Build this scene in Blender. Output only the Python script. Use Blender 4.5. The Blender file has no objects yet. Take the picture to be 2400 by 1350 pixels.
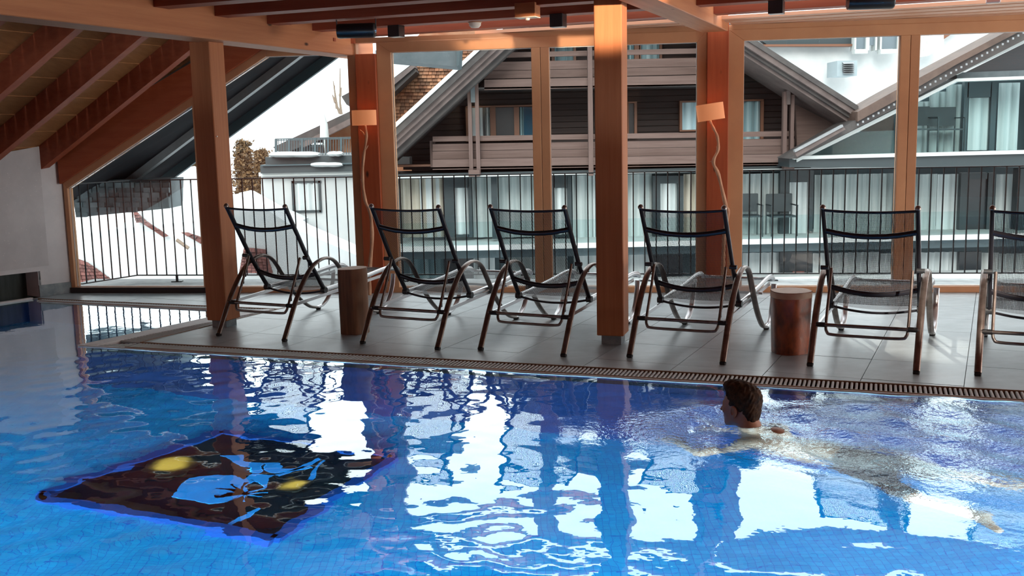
import bpy, bmesh, math, random
import numpy as np
from mathutils import Vector, Matrix
random.seed(7); rng=np.random.default_rng(7)
R=math.radians
scene=bpy.context.scene
COL=scene.collection
# ------------------------------------------------------------------ camera
EYE=1.6; FPX=2440.0; PITCH=R(8.5); ROLL=0.022
Fv=np.array([0,math.cos(PITCH),-math.sin(PITCH)])
_R0=np.array([1.,0,0]); _U0=np.array([0,math.sin(PITCH),math.cos(PITCH)])
Rv=_R0*math.cos(ROLL)-_U0*math.sin(ROLL); Uv=_U0*math.cos(ROLL)+_R0*math.sin(ROLL)
EP=np.array([0,0,EYE])
cam=bpy.data.cameras.new('camera'); camo=bpy.data.objects.new('camera',cam); COL.objects.link(camo)
m=Matrix.Identity(4)
for i in range(3):
    m[i][0]=Rv[i]; m[i][1]=Uv[i]; m[i][2]=-Fv[i]; m[i][3]=EP[i]
camo.matrix_world=m
cam.sensor_width=36.0; cam.lens=FPX*36/2400; cam.clip_start=0.05; cam.clip_end=400
scene.camera=camo
# ------------------------------------------------------------------ world, sun, exposure
scene.view_settings.view_transform='Standard'; scene.view_settings.look='None'
scene.view_settings.gamma=1.0; scene.view_settings.use_curve_mapping=False
scene.view_settings.exposure=0.0
SKY_H=1.9
w=bpy.data.worlds.new('sky'); scene.world=w; w.use_nodes=True
bg=w.node_tree.nodes['Background']
# overcast winter sky: the standard overcast law, three times brighter overhead than at the horizon
_nt=w.node_tree; _tc=_nt.nodes.new('ShaderNodeTexCoord'); _sx=_nt.nodes.new('ShaderNodeSeparateXYZ'); _ma=_nt.nodes.new('ShaderNodeMath'); _mb=_nt.nodes.new('ShaderNodeMath'); _mc=_nt.nodes.new('ShaderNodeMath')
_ma.operation='MAXIMUM'; _ma.inputs[1].default_value=0; _mb.operation='MULTIPLY_ADD'; _mb.inputs[1].default_value=2; _mb.inputs[2].default_value=1; _mc.operation='MULTIPLY'; _mc.inputs[1].default_value=SKY_H
_nt.links.new(_tc.outputs['Generated'],_sx.inputs[0]); _nt.links.new(_sx.outputs['Z'],_ma.inputs[0]); _nt.links.new(_ma.outputs[0],_mb.inputs[0]); _nt.links.new(_mb.outputs[0],_mc.inputs[0]); _nt.links.new(_mc.outputs[0],bg.inputs[1])
bg.inputs[0].default_value=(0.91,0.97,1.0,1)
scene.cycles.caustics_reflective=True; scene.cycles.caustics_refractive=False
scene.cycles.max_bounces=12; scene.cycles.transparent_max_bounces=16
scene.cycles.transmission_bounces=8; scene.cycles.glossy_bounces=5; scene.cycles.diffuse_bounces=4
def lamp(name,kind,loc,energy,color=(1,1,1),**k):
    l=bpy.data.lights.new(name,kind); l.energy=energy; l.color=color
    aim=k.pop('aim',None)
    for a,b in k.items(): setattr(l,a,b)
    o=bpy.data.objects.new(name,l); COL.objects.link(o); o.location=loc
    if aim is not None:
        o.rotation_euler=(Vector(aim)-Vector(loc)).to_track_quat('-Z','Y').to_euler()
    return o
SUN=lamp('sun','SUN',(0,0,20),3.0,(1,.95,.88),angle=R(25),aim=(6,30,6))
# added lamps out of view: one side fill and two spots
lamp('side_fill_light','AREA',(11.9,3.4,1.25),430,(1,.90,.80),shape='RECTANGLE',size=3,size_y=2.2,aim=(-2.5,8.6,2.3))  # added area fill for joist undersides and right-hand timber faces
lamp('added_spot','SPOT',(1.6,3.2,2.45),3000,(1,.72,.48),spot_size=R(12),spot_blend=.5,shadow_soft_size=.05,aim=(.75,7.6,2.6))  # unseen spot put in to brighten the top of the middle post
lamp('added_spot','SPOT',(3.0,2.6,2.45),2200,(1,.86,.72),spot_size=R(11),spot_blend=.7,shadow_soft_size=.05,aim=(2.95,6.5,.62))  # unseen spot put in to brighten the last lounger's near leg
# ------------------------------------------------------------------ measuring helpers (true 3-D places from the calibrated view)
def ray(px,py): return Fv+Rv*(px-1200)/FPX-Uv*(py-675)/FPX
def GZ(px,py,z=0.):
    d=ray(px,py); return EP+d*((z-EYE)/d[2])
def GY(px,py,Y):
    d=ray(px,py); return EP+d*(Y/d[1])
def AX(az): # forward (v) and right (u) axes of a heading
    a=R(az); return np.array([math.sin(a),math.cos(a),0.]),np.array([math.cos(a),-math.sin(a),0.])
WX=np.array([.990,-.1408,0.]); WN=np.array([.1408,.990,0.]); WO=np.array([1.454,10.233,0.])
def WP(t,n=0,z=0): return WO+WX*t+WN*n+np.array([0,0,z])
V22,U22=AX(22)
# ------------------------------------------------------------------ mesh building
class MB:
    def __init__(s): s.v=[]; s.f=[]
    def add(s,vs,fs):
        b=len(s.v); s.v+= [tuple(float(c) for c in p) for p in vs]; s.f+=[tuple(b+i for i in f) for f in fs]; return s
    def box(s,x0,x1,y0,y1,z0,z1):
        vs=[(x,y,z) for x in (x0,x1) for y in (y0,y1) for z in (z0,z1)]
        return s.add(vs,[(0,1,3,2),(4,6,7,5),(0,4,5,1),(2,3,7,6),(0,2,6,4),(1,5,7,3)])
    def obox(s,o,ax,ay,az):
        o,ax,ay,az=map(np.array,(o,ax,ay,az))
        vs=[o+ax*i+ay*j+az*k for i in (0,1) for j in (0,1) for k in (0,1)]
        return s.add(vs,[(0,1,3,2),(4,6,7,5),(0,4,5,1),(2,3,7,6),(0,2,6,4),(1,5,7,3)])
    def bar(s,a,b,w,h,up=(0,0,1)):
        a,b=np.array(a,float),np.array(b,float); d=b-a; d/=np.linalg.norm(d)
        up=np.array(up,float); x=np.cross(d,up)
        if np.linalg.norm(x)<1e-6: x=np.array([1.,0,0])
        x/=np.linalg.norm(x); y=np.cross(x,d)
        return s.obox(a-x*w/2-y*h/2,b-a,x*w,y*h)
    def prism(s,poly,ext):
        n=len(poly); ext=np.array(ext,float); P=[np.array(p,float) for p in poly]
        vs=P+[p+ext for p in P]
        fs=[tuple(range(n))[::-1],tuple(range(n,2*n))]+[(i,(i+1)%n,n+(i+1)%n,n+i) for i in range(n)]
        return s.add(vs,fs)
    def sweep(s,path,a,b=None,n=10,lat=None,cap=True,closed=False):
        P=[np.array(p,float) for p in path]; m=len(P); b=b or a
        A=a if hasattr(a,'__len__') else [a]*m; B=b if hasattr(b,'__len__') else [b]*m
        prev=None; vs=[]
        for i in range(m):
            t=P[(i+1)%m if closed else min(i+1,m-1)]-P[(i-1)%m if closed else max(i-1,0)]
            t/=np.linalg.norm(t)+1e-12
            if lat is not None: x=np.array(lat,float)
            elif prev is None:
                x=np.cross(t,[0,0,1.]); 
                if np.linalg.norm(x)<.05: x=np.cross(t,[1.,0,0])
            else: x=prev
            x=x-t*np.dot(x,t); x/=np.linalg.norm(x)+1e-12; prev=x; y=np.cross(t,x)
            for k in range(n):
                an=2*math.pi*k/n; vs.append(P[i]+x*math.cos(an)*A[i]+y*math.sin(an)*B[i])
        fs=[]
        rng_=m if closed else m-1
        for i in range(rng_):
            j=(i+1)%m
            for k in range(n):
                k2=(k+1)%n; fs.append((i*n+k,i*n+k2,j*n+k2,j*n+k))
        if cap and not closed: fs+= [tuple(range(n))[::-1],tuple(range((m-1)*n,m*n))]
        return s.add(vs,fs)
    def lathe(s,prof,c=(0,0,0),n=24,sx=1,sy=1):
        m=len(prof); vs=[]
        for r,z in prof:
            for k in range(n):
                an=2*math.pi*k/n; vs.append((c[0]+r*sx*math.cos(an),c[1]+r*sy*math.sin(an),c[2]+z))
        fs=[(i*n+k,i*n+(k+1)%n,(i+1)*n+(k+1)%n,(i+1)*n+k) for i in range(m-1) for k in range(n)]
        fs+=[tuple(range(n))[::-1],tuple(range((m-1)*n,m*n))]
        return s.add(vs,fs)
    def shift(s,d): s.v=[(x-d[0],y-d[1],z-d[2]) for x,y,z in s.v]; return s
    def rot(s,M):
        s.v=[tuple(M@Vector(p)) for p in s.v]; return s
def cat(pts,k=6,closed=False):
    P=[np.array(p,float) for p in pts]; out=[]; n=len(P)
    rg=n if closed else n-1
    for i in range(rg):
        p0=P[i-1] if (i>0 or closed) else P[0]*2-P[1]; p1=P[i]; p2=P[(i+1)%n]; p3=P[(i+2)%n] if (i+2<n or closed) else P[-1]*2-P[-2]
        for j in range(k):
            t=j/k; out.append(.5*((2*p1)+(p2-p0)*t+(2*p0-5*p1+4*p2-p3)*t*t+(3*p1-p0-3*p2+p3)*t**3))
    if not closed: out.append(P[-1])
    return out
def link(o,parent=None):
    COL.objects.link(o)
    if parent is not None: o.parent=parent
    return o
def build(name,mb,mat,parent=None,smooth=False,bevel=0,base=None,kind=None,label=None):
    """one mesh object; world-coordinate verts are shifted by the base of the thing"""
    if base is None and parent is not None and 'bx' in parent: base=tuple(parent['bx'])
    if base is not None and mb.v: mb.shift(base)
    me=bpy.data.meshes.new(name); me.from_pydata(mb.v,[],mb.f); me.update()
    bm=bmesh.new(); bm.from_mesh(me); bmesh.ops.recalc_face_normals(bm,faces=bm.faces)
    if bevel:
        es=[e for e in bm.edges if len(e.link_faces)==2 and e.calc_face_angle(0)>.6]
        bmesh.ops.bevel(bm,geom=es,offset=bevel,segments=1,affect='EDGES',clamp_overlap=True)
    bm.to_mesh(me); bm.free()
    if smooth:
        for p in me.polygons: p.use_smooth=True
        try: me.set_sharp_from_angle(angle=R(50))
        except Exception: pass
    if mat: me.materials.append(mat)
    o=bpy.data.objects.new(name,me); link(o,parent)
    if kind: o['kind']=kind
    if label: o['label']=label
    return o
def thing(name,label,cat_,loc=(0,0,0),rz=0,group=None,kind=None,world=False):
    o=bpy.data.objects.new(name,None); o.empty_display_size=.1; link(o)
    o.location=loc; o.rotation_euler=(0,0,rz); o['label']=label; o['category']=cat_
    if group: o['group']=group
    if kind: o['kind']=kind
    if world: o['bx']=[float(c) for c in loc]
    return o
def tag(o,label,cat_,group=None,kind=None):
    o['label']=label; o['category']=cat_
    if group: o['group']=group
    if kind: o['kind']=kind
    return o
def copytree(src,loc,rz,label):
    r=src.copy(); COL.objects.link(r); r.location=loc; r.rotation_euler=(0,0,rz); r['label']=label
    def rec(a,b):
        for ch in list(a.children):
            c=ch.copy(); COL.objects.link(c); c.parent=b; rec(ch,c)
    rec(src,r); return r
# ------------------------------------------------------------------ materials
def mat(name,color=(.5,.5,.5),rough=.6,metal=0,spec=None,emit=None,es=0):
    m=bpy.data.materials.new(name); m.use_nodes=True; b=m.node_tree.nodes['Principled BSDF']
    b.inputs['Base Color'].default_value=(*color,1); b.inputs['Roughness'].default_value=rough; b.inputs['Metallic'].default_value=metal
    if spec is not None: b.inputs['Specular IOR Level'].default_value=spec
    if emit: b.inputs['Emission Color'].default_value=(*emit,1); b.inputs['Emission Strength'].default_value=es
    return m
def N(nt,t,**k):
    n=nt.nodes.new(t)
    for a,b in k.items(): setattr(n,a,b)
    return n
def noisy(name,c1,c2,scale=(1,1,1),ns=6,rough=.6,rough2=None,bump=.0,detail=6,metal=0,lo=.35,hi=.65,spots=None,spec=None,isl=0):
    m=mat(name,c1,rough,metal,spec); nt=m.node_tree; b=nt.nodes['Principled BSDF']; L=nt.links.new
    tc=N(nt,'ShaderNodeTexCoord'); mp=N(nt,'ShaderNodeMapping'); mp.inputs['Scale'].default_value=scale
    L(tc.outputs['Object'],mp.inputs['Vector'])
    no=N(nt,'ShaderNodeTexNoise'); no.inputs['Scale'].default_value=ns; no.inputs['Detail'].default_value=detail; no.inputs['Roughness'].default_value=.62
    L(mp.outputs[0],no.inputs['Vector'])
    cr=N(nt,'ShaderNodeValToRGB'); cr.color_ramp.elements[0].position=lo; cr.color_ramp.elements[1].position=hi
    cr.color_ramp.elements[0].color=(*c1,1); cr.color_ramp.elements[1].color=(*c2,1)
    L(no.outputs['Fac'],cr.inputs[0]); col=cr.outputs[0]
    if spots:
        vo=N(nt,'ShaderNodeTexVoronoi'); vo.inputs['Scale'].default_value=spots[0]
        mp2=N(nt,'ShaderNodeMapping'); mp2.inputs['Scale'].default_value=spots[3] if len(spots)>3 else (1,1,1)
        L(tc.outputs['Object'],mp2.inputs['Vector']); L(mp2.outputs[0],vo.inputs['Vector'])
        mr=N(nt,'ShaderNodeMapRange'); mr.inputs['From Min'].default_value=spots[1]*.4; mr.inputs['From Max'].default_value=spots[1]
        mr.inputs['To Min'].default_value=1; mr.inputs['To Max'].default_value=0
        L(vo.outputs['Distance'],mr.inputs[0]); mx=N(nt,'ShaderNodeMix',data_type='RGBA')
        L(mr.outputs[0],mx.inputs['Factor']); L(col,mx.inputs['A']); mx.inputs['B'].default_value=(*spots[2],1); col=mx.outputs['Result']
    if isl:
        ge=N(nt,'ShaderNodeNewGeometry'); hs=N(nt,'ShaderNodeHueSaturation'); mr=N(nt,'ShaderNodeMapRange')
        mr.inputs['To Min'].default_value=1-isl; mr.inputs['To Max'].default_value=1+isl
        L(ge.outputs['Random Per Island'],mr.inputs[0]); L(mr.outputs[0],hs.inputs['Value']); L(col,hs.inputs['Color']); col=hs.outputs[0]
    L(col,b.inputs['Base Color'])
    if rough2 is not None:
        mr=N(nt,'ShaderNodeMapRange'); mr.inputs['To Min'].default_value=rough; mr.inputs['To Max'].default_value=rough2
        L(no.outputs['Fac'],mr.inputs[0]); L(mr.outputs[0],b.inputs['Roughness'])
    if bump:
        bp=N(nt,'ShaderNodeBump'); bp.inputs['Strength'].default_value=bump; bp.inputs['Distance'].default_value=.01
        L(no.outputs['Fac'],bp.inputs['Height']); L(bp.outputs[0],b.inputs['Normal'])
    return m
KN=(.05,.018,.008)
def wood(name,c1,c2,axis,rough=.55,knots=True,isl=0,spec=.3):
    sc=[14,14,14]; sc[axis]=.7; kn=[1,1,1]; kn[axis]=.45
    return noisy(name,c1,c2,scale=sc,ns=1.6,rough=rough,bump=.12,lo=.3,hi=.7,spots=(4.2,.085,KN,kn) if knots else None,isl=isl,spec=spec)
OR1,OR2=(.43,.155,.068),(.54,.22,.10)
M={}
M['woodX']=wood('warm timber along beam',OR1,OR2,0)
M['woodY']=wood('warm timber along rafter',OR1,OR2,1)
M['woodZ']=wood('warm timber post',OR1,OR2,2)
M['redZ']=wood('reddish timber post',(.30,.060,.022),(.40,.095,.035),2)
M['joist']=wood('reddish timber joist',(.27,.055,.028),(.36,.09,.045),0)
M['plank']=wood('ceiling boards',(.30,.125,.045),(.40,.185,.075),1,isl=.15)
M['header']=wood('dark red header board',(.34,.075,.030),(.42,.11,.045),0)
M['frame']=noisy('window frame varnished larch',(.50,.25,.13),(.56,.29,.15),scale=(1,1,1),ns=3,rough=.45,spec=.35)
M['sash']=noisy('window sash larch',(.44,.22,.115),(.50,.25,.13),ns=3,rough=.45,spec=.35)
M['alu']=mat('pale aluminium glazing bead',(.6,.62,.63),.35,.6)
M['black']=mat('black lacquer',(.006,.006,.008),.35)
M['blackmetal']=mat('black railing steel',(.008,.010,.013),.45,.2)
M['concrete']=noisy('grey plaster',(.50,.505,.53),(.66,.66,.68),ns=2.2,rough=.8,bump=.25,detail=10,lo=.3,hi=.7,spots=(22,.1,(.85,.84,.84)))
M['concrete2']=noisy('lighter grey plaster',(.60,.61,.64),(.74,.745,.77),ns=3,rough=.75,bump=.2,detail=10,lo=.3,hi=.7)
M['stone']=noisy('blue grey stone skirting',(.17,.215,.235),(.30,.35,.37),ns=9,rough=.5,bump=.3,detail=9)
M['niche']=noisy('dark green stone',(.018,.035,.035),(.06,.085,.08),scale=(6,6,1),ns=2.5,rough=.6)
M['slate']=noisy('slate tile',(.27,.34,.375),(.42,.50,.54),scale=(1,1.6,1),ns=4.5,rough=.27,rough2=.42,bump=.05,detail=5,lo=.32,hi=.7,spec=.9); M['slate'].node_tree.nodes['Principled BSDF'].inputs['IOR'].default_value=1.75
M['grout']=mat('dark grout',(.04,.045,.047),.6)
M['grate']=mat('white gutter slat',(.55,.60,.61),.75,spec=.2)
M['gutter']=mat('dark gutter trough',(.006,.007,.008),.5)
M['brass']=mat('bronze edging strip',(.26,.15,.09),.45,.5)
M['palestone']=noisy('pale pool rim stone',(.72,.75,.77),(.84,.86,.88),ns=8,rough=.55,spec=.4)
M['bronze']=noisy('brushed bronze aluminium tube',(.17,.14,.125),(.27,.235,.215),scale=(1,1,1),ns=14,rough=.3,metal=.85)
M['silver']=mat('bright aluminium tube',(.62,.63,.65),.28,.85)
M['darktube']=mat('dark anodised tube',(.035,.035,.045),.3,.5)
M['rubber']=mat('black rubber',(.008,.008,.009),.6)
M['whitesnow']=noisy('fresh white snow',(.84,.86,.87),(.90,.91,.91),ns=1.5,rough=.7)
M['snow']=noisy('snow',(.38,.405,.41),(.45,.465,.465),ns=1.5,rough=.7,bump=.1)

M['rafter']=wood('red brown rafter',(.30,.065,.03),(.40,.105,.048),0)
M['plankx']=wood('pale soffit board',(.58,.32,.20),(.66,.38,.25),0,knots=False)
M['terrace']=noisy('grey stone terrace',(.22,.235,.24),(.34,.35,.35),ns=6,rough=.7,bump=.2)
M['tealpale']=mat('pale teal glass wall',(.045,.075,.08),.6)
M['roofbrown']=noisy('brown roof edge',(.045,.025,.018),(.075,.045,.033),ns=4,rough=.7)
M['panegrey']=mat('grey dormer pane',(.10,.13,.15),.3)
M['ventgrey']=mat('light grey painted metal',(.22,.27,.29),.5)
M['chimstone']=noisy('pale rough stone',(.45,.42,.40),(.72,.70,.68),ns=6,rough=.9,bump=.4)
# ------------------------------------------------------------------ transparent materials
def glass_mat(name,tint=(.97,.99,.985),refl=.7):
    m=bpy.data.materials.new(name); m.use_nodes=True; nt=m.node_tree; nt.nodes.clear(); L=nt.links.new
    o=N(nt,'ShaderNodeOutputMaterial'); mx=N(nt,'ShaderNodeMixShader'); t=N(nt,'ShaderNodeBsdfTransparent'); g=N(nt,'ShaderNodeBsdfGlossy')
    t.inputs[0].default_value=(*tint,1); g.inputs['Roughness'].default_value=.0
    fr=N(nt,'ShaderNodeFresnel'); fr.inputs['IOR'].default_value=1.45; mu=N(nt,'ShaderNodeMath',operation='MULTIPLY'); mu.inputs[1].default_value=refl
    L(fr.outputs[0],mu.inputs[0]); L(mu.outputs[0],mx.inputs[0]); L(t.outputs[0],mx.inputs[1]); L(g.outputs[0],mx.inputs[2]); L(mx.outputs[0],o.inputs[0])
    return m
M['glass']=glass_mat('window glass')
M['farglass']=glass_mat('far teal glass',(.90,.96,.96),.06)
def sling_mat():
    m=bpy.data.materials.new('black woven sling'); m.use_nodes=True; nt=m.node_tree; b=nt.nodes['Principled BSDF']; L=nt.links.new
    b.inputs['Base Color'].default_value=(.02,.022,.028,1); b.inputs['Roughness'].default_value=.55
    o=nt.nodes['Material Output']; mx=N(nt,'ShaderNodeMixShader'); t=N(nt,'ShaderNodeBsdfTransparent')
    tc=N(nt,'ShaderNodeTexCoord'); sp=N(nt,'ShaderNodeSeparateXYZ'); L(tc.outputs['UV'],sp.inputs[0])
    hs=[]
    for i,k in ((0,115),(1,150)):
        a=N(nt,'ShaderNodeMath',operation='MULTIPLY'); a.inputs[1].default_value=k; L(sp.outputs[i],a.inputs[0])
        f=N(nt,'ShaderNodeMath',operation='FRACT'); L(a.outputs[0],f.inputs[0])
        g=N(nt,'ShaderNodeMath',operation='GREATER_THAN'); g.inputs[1].default_value=.35; L(f.outputs[0],g.inputs[0]); hs.append(g)
    mu=N(nt,'ShaderNodeMath',operation='MULTIPLY'); L(hs[0].outputs[0],mu.inputs[0]); L(hs[1].outputs[0],mu.inputs[1])
    L(mu.outputs[0],mx.inputs[0]); L(b.outputs[0],mx.inputs[1]); L(t.outputs[0],mx.inputs[2]); L(mx.outputs[0],o.inputs[0])
    return m
M['sling']=sling_mat()
# ------------------------------------------------------------------ polygons on the floor
def clip(poly,a,b):   # keep the side left of a->b
    out=[]; a=np.array(a[:2]); b=np.array(b[:2]); d=b-a; n=np.array([-d[1],d[0]])
    for i in range(len(poly)):
        p,q=np.array(poly[i]),np.array(poly[(i+1)%len(poly)]); sp,sq=np.dot(p-a,n),np.dot(q-a,n)
        if sp>=0: out.append(tuple(p))
        if (sp>=0)!=(sq>=0): out.append(tuple(p+(q-p)*sp/(sp-sq)))
    return out
def clipconv(poly,conv):
    for i in range(len(conv)):
        if len(poly)<3: return []
        poly=clip(poly,conv[i],conv[(i+1)%len(conv)])
    return poly
def lineX(p,q,r,s):
    p,q,r,s=[np.array(x[:2],float) for x in (p,q,r,s)]; d1=q-p; d2=s-r
    t=((r[0]-p[0])*d2[1]-(r[1]-p[1])*d2[0])/(d1[0]*d2[1]-d1[1]*d2[0]); return p+d1*t
D0,D1=np.array([-2.988,8.208]),np.array([3.057,6.076])          # deck edge by the front gutter
W0p,W1p=np.array([-3.475,8.159]),np.array([2.949,5.854])        # water edge of the front gutter
dd=(D1-D0)/np.linalg.norm(D1-D0); wd=(W1p-W0p)/np.linalg.norm(W1p-W0p)
L3a,L3b=D0,GZ(668,721)[:2]                                        # deck edge along the left gutter
L2a,L2b=GZ(228,807.5)[:2],GZ(655,721.5)[:2]                       # outer line of the left gutter
L1a=W0p; L1b=lineX(W0p,GZ(502,740),GZ(90,705),GZ(495,725))        # water edge, up to the sharp corner
F0,F1=GZ(90,699.5)[:2],GZ(495,717)[:2]                            # far gutter, deck side
G0,G1=GZ(90,705)[:2],GZ(495,725)[:2]                              # far gutter, water side
WC=np.array([-4.711,11.111]); wallN=np.array([.599,.801])         # left wall: foot corner and direction
Wr=WO[:2]+WX[:2]*5.2; Dr=D0+dd*8.6; Wt=W0p+wd*9.2
X1=lineX(L3a,L3b,WO,WO+WX)
apex=lineX(L3a,L3b,F0,F1)
WLf=lineX(F0,F1,WC,WC+wallN)                                      # far gutter meets the wall
reg1=[D0,Dr,Wr,X1]; reg2=[apex,X1,WC,WLf]
def ccw(p):
    a=sum(p[i][0]*p[(i+1)%len(p)][1]-p[(i+1)%len(p)][0]*p[i][1] for i in range(len(p)))
    return [tuple(q) for q in (p if a>0 else p[::-1])]
reg1,reg2=ccw(reg1),ccw(reg2)
floor=thing('floor','grey slate tile deck between the pool and the windows','floor',kind='structure')
for rg in (reg1,reg2):
    build('screed',MB().prism([(x,y,-.22) for x,y in rg],(0,0,.205)),M['grout'],floor)
tv,tu=AX(25); cnt=0
o0=np.array([2.759,6.22])
for i in range(-16,12):
    for j in range(-6,14):
        off=.0
        c=o0+tu[:2]*(.6*i)+tv[:2]*(.6*j+off); e=.0022
        sq=ccw([c+tu[:2]*e+tv[:2]*e,c+tu[:2]*(.6-e)+tv[:2]*e,c+tu[:2]*(.6-e)+tv[:2]*(.6-e),c+tu[:2]*e+tv[:2]*(.6-e)])
        for rg in (reg1,reg2):
            q=clipconv(sq,rg)
            if len(q)>=3:
                ar=abs(sum(q[a][0]*q[(a+1)%len(q)][1]-q[(a+1)%len(q)][0]*q[a][1] for a in range(len(q))))/2
                if ar<.004: continue
                h=rng.uniform(-.0012,0.); tx=(random.random()-.5)*.0018; ty=(random.random()-.5)*.0018; cx,cy=c
                P=[(x,y,-.0148) for x,y in q]; n=len(P)
                T=[(x,y,h+(x-cx)*tx+(y-cy)*ty) for x,y in q]
                mb=MB().add(P+T,[tuple(range(n))[::-1],tuple(range(n,2*n))]+[(a,(a+1)%n,n+(a+1)%n,n+a) for a in range(n)])
                t=build('tile',mb,M['slate'],floor); cnt+=1
print('tiles',cnt)
# ------------------------------------------------------------------ gutters with slats
def gutter(name,label,a0,a1,b0,b1,slat=.0275,individual=False,strip=.008,rim=.02,rimside=True,rimmat='palestone',skew=0):
    """a = deck side line, b = water side line (2-D). slats bridge the two"""
    g=thing(name,label,'pool gutter',kind='structure')
    a0,a1,b0,b1=[np.array(x,float) for x in (a0,a1,b0,b1)]
    build('trough',MB().prism([(*p,-.16) for p in ccw([a0,a1,b1,b0])],(0,0,.09)),M['gutter'],g)
    La=np.linalg.norm(a1-a0); d=(a1-a0)/La; nrm=(b0-a0)-d*np.dot(b0-a0,d) if np.linalg.norm(b0-a0)>.05 else (b1-a1)-d*np.dot(b1-a1,d)
    nrm/=np.linalg.norm(nrm)
    build('edge_strip',MB().prism([(*p,-.05) for p in ccw([a0,a1,a1+nrm*strip,a0+nrm*strip])],(0,0,.053)),M['brass'],g)
    if rim:
        e=(b1-b0)/np.linalg.norm(b1-b0); nb=np.array([-e[1],e[0]]); 
        if np.dot(nb,nrm)>0: nb=-nb
        build('water_rim',MB().prism([(*p,-.035) for p in ccw([b0,b1,b1+nb*rim,b0+nb*rim])],(0,0,.032)),M[rimmat],g)
        build('rim_line',MB().prism([(*p,-.05) for p in ccw([b0+nb*rim,b1+nb*rim,b1+nb*(rim+.008),b0+nb*(rim+.008)])],(0,0,.052)),M['brass'],g)
    n=int(La/slat); shared=None; mbs=MB(); k=0
    for i in range(n):
        s=a0+d*(i+.5)*slat+nrm*(strip+.004); 
        # end on the water line
        q=lineX(s,s+nrm+d*skew,b0,b1); ln=np.dot(q-s,nrm)-(rim+.012 if rim else .004)
        if ln<.02: continue
        if q is None: continue
        tpar=np.dot(q-b0,b1-b0)/np.dot(b1-b0,b1-b0)
        if tpar<-.02 or tpar>1.02: continue
        w=slat*.56; dirn=(nrm+d*skew); 
        def slatmb(L_): return MB().add([(-w/2,0,-.022),(w/2,0,-.022),(w/2,L_,-.022),(-w/2,L_,-.022),(-w/2,0,-.008),(-w*.3,0,-.0035),(w*.3,0,-.0035),(w/2,0,-.008),(-w/2,L_,-.008),(-w*.3,L_,-.0035),(w*.3,L_,-.0035),(w/2,L_,-.008)],
            [(0,3,2,1),(0,4,8,3),(4,5,9,8),(5,6,10,9),(6,7,11,10),(7,1,2,11),(0,1,7,6,5,4),(3,8,9,10,11,2)])
        Lr=round(ln,3)
        if individual:
            if shared is None:
                me=bpy.data.meshes.new('slat'); t=slatmb(1.0); me.from_pydata(t.v,[],t.f); me.materials.append(M['grate']); shared=me
            o=bpy.data.objects.new('slat',shared); link(o,g); o.location=(s[0],s[1],0); o.rotation_euler=(0,0,math.atan2(-nrm[0],nrm[1])); o.scale=(1,ln,1); k+=1
        else:
            t=slatmb(ln); c_,s_=nrm[1],-nrm[0]
            t.v=[(s[0]+x*c_-y*s_,s[1]+x*s_+y*c_,z) for x,y,z in t.v]; mbs.add(t.v,t.f)
    if not individual: build('slats',mbs,M['grate'],g,kind='stuff')
    print(name,n,k); return g
Wr2=W0p+wd*9.2
gutter('front_gutter','long overflow gutter grating along the front edge of the slate deck',D0,D0+dd*8.0,lineX(D0,D0+np.array([-dd[1],dd[0]]),W0p,W1p),lineX(D0+dd*8.0,D0+dd*8.0+np.array([-dd[1],dd[0]]),W0p,W1p),slat=.0285,individual=True)
# wedge of the front gutter, left of the deck corner
wedge=thing('corner_gutter','pointed corner piece of the gutter where the two gratings meet','pool gutter',kind='structure')
foot=lineX(D0,D0+np.array([-dd[1],dd[0]]),W0p,W1p)
build('trough',MB().prism([(*p,-.16) for p in ccw([D0,foot,W0p+wd*.05])],(0,0,.09)),M['gutter'],wedge)
build('water_rim',MB().prism([(*p,-.035) for p in ccw([foot,W0p,W0p+np.array([.02,.02]),foot+np.array([.007,.02])])],(0,0,.032)),M['palestone'],wedge)
mbs=MB()
for i in range(1,17):
    s=D0-dd*.0285*i; s=lineX(s,s+np.array([dd[1],-dd[0]]),L3a,L2a); q=lineX(s,s+np.array([dd[1],-dd[0]]),W0p,W1p); 
    if np.linalg.norm(q-s)>.05: mbs.bar((*(s+(q-s)*.06),-.012),(*(q+(s-q)*.16),-.012),.016,.017)
build('slats',mbs,M['grate'],wedge,kind='stuff')
gutter('left_gutter','slanting overflow gutter grating running back beside the left post',L3a,L3b,L2a,L2b,slat=.03,rim=.0)
pr=MB().prism([(*p,-.04) for p in ccw([L1a,L1b,L2b,L2a])],(0,0,.039))
tag(build('pool_rim',pr,M['palestone']),'pale stone rim band between the side gutter and the water','pool rim',kind='structure')
gutter('far_gutter','thin far gutter grating below the sloping corner window',F0,apex,G0,lineX(G0,G1,L3a,L3b),slat=.03,rim=.012)
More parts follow.
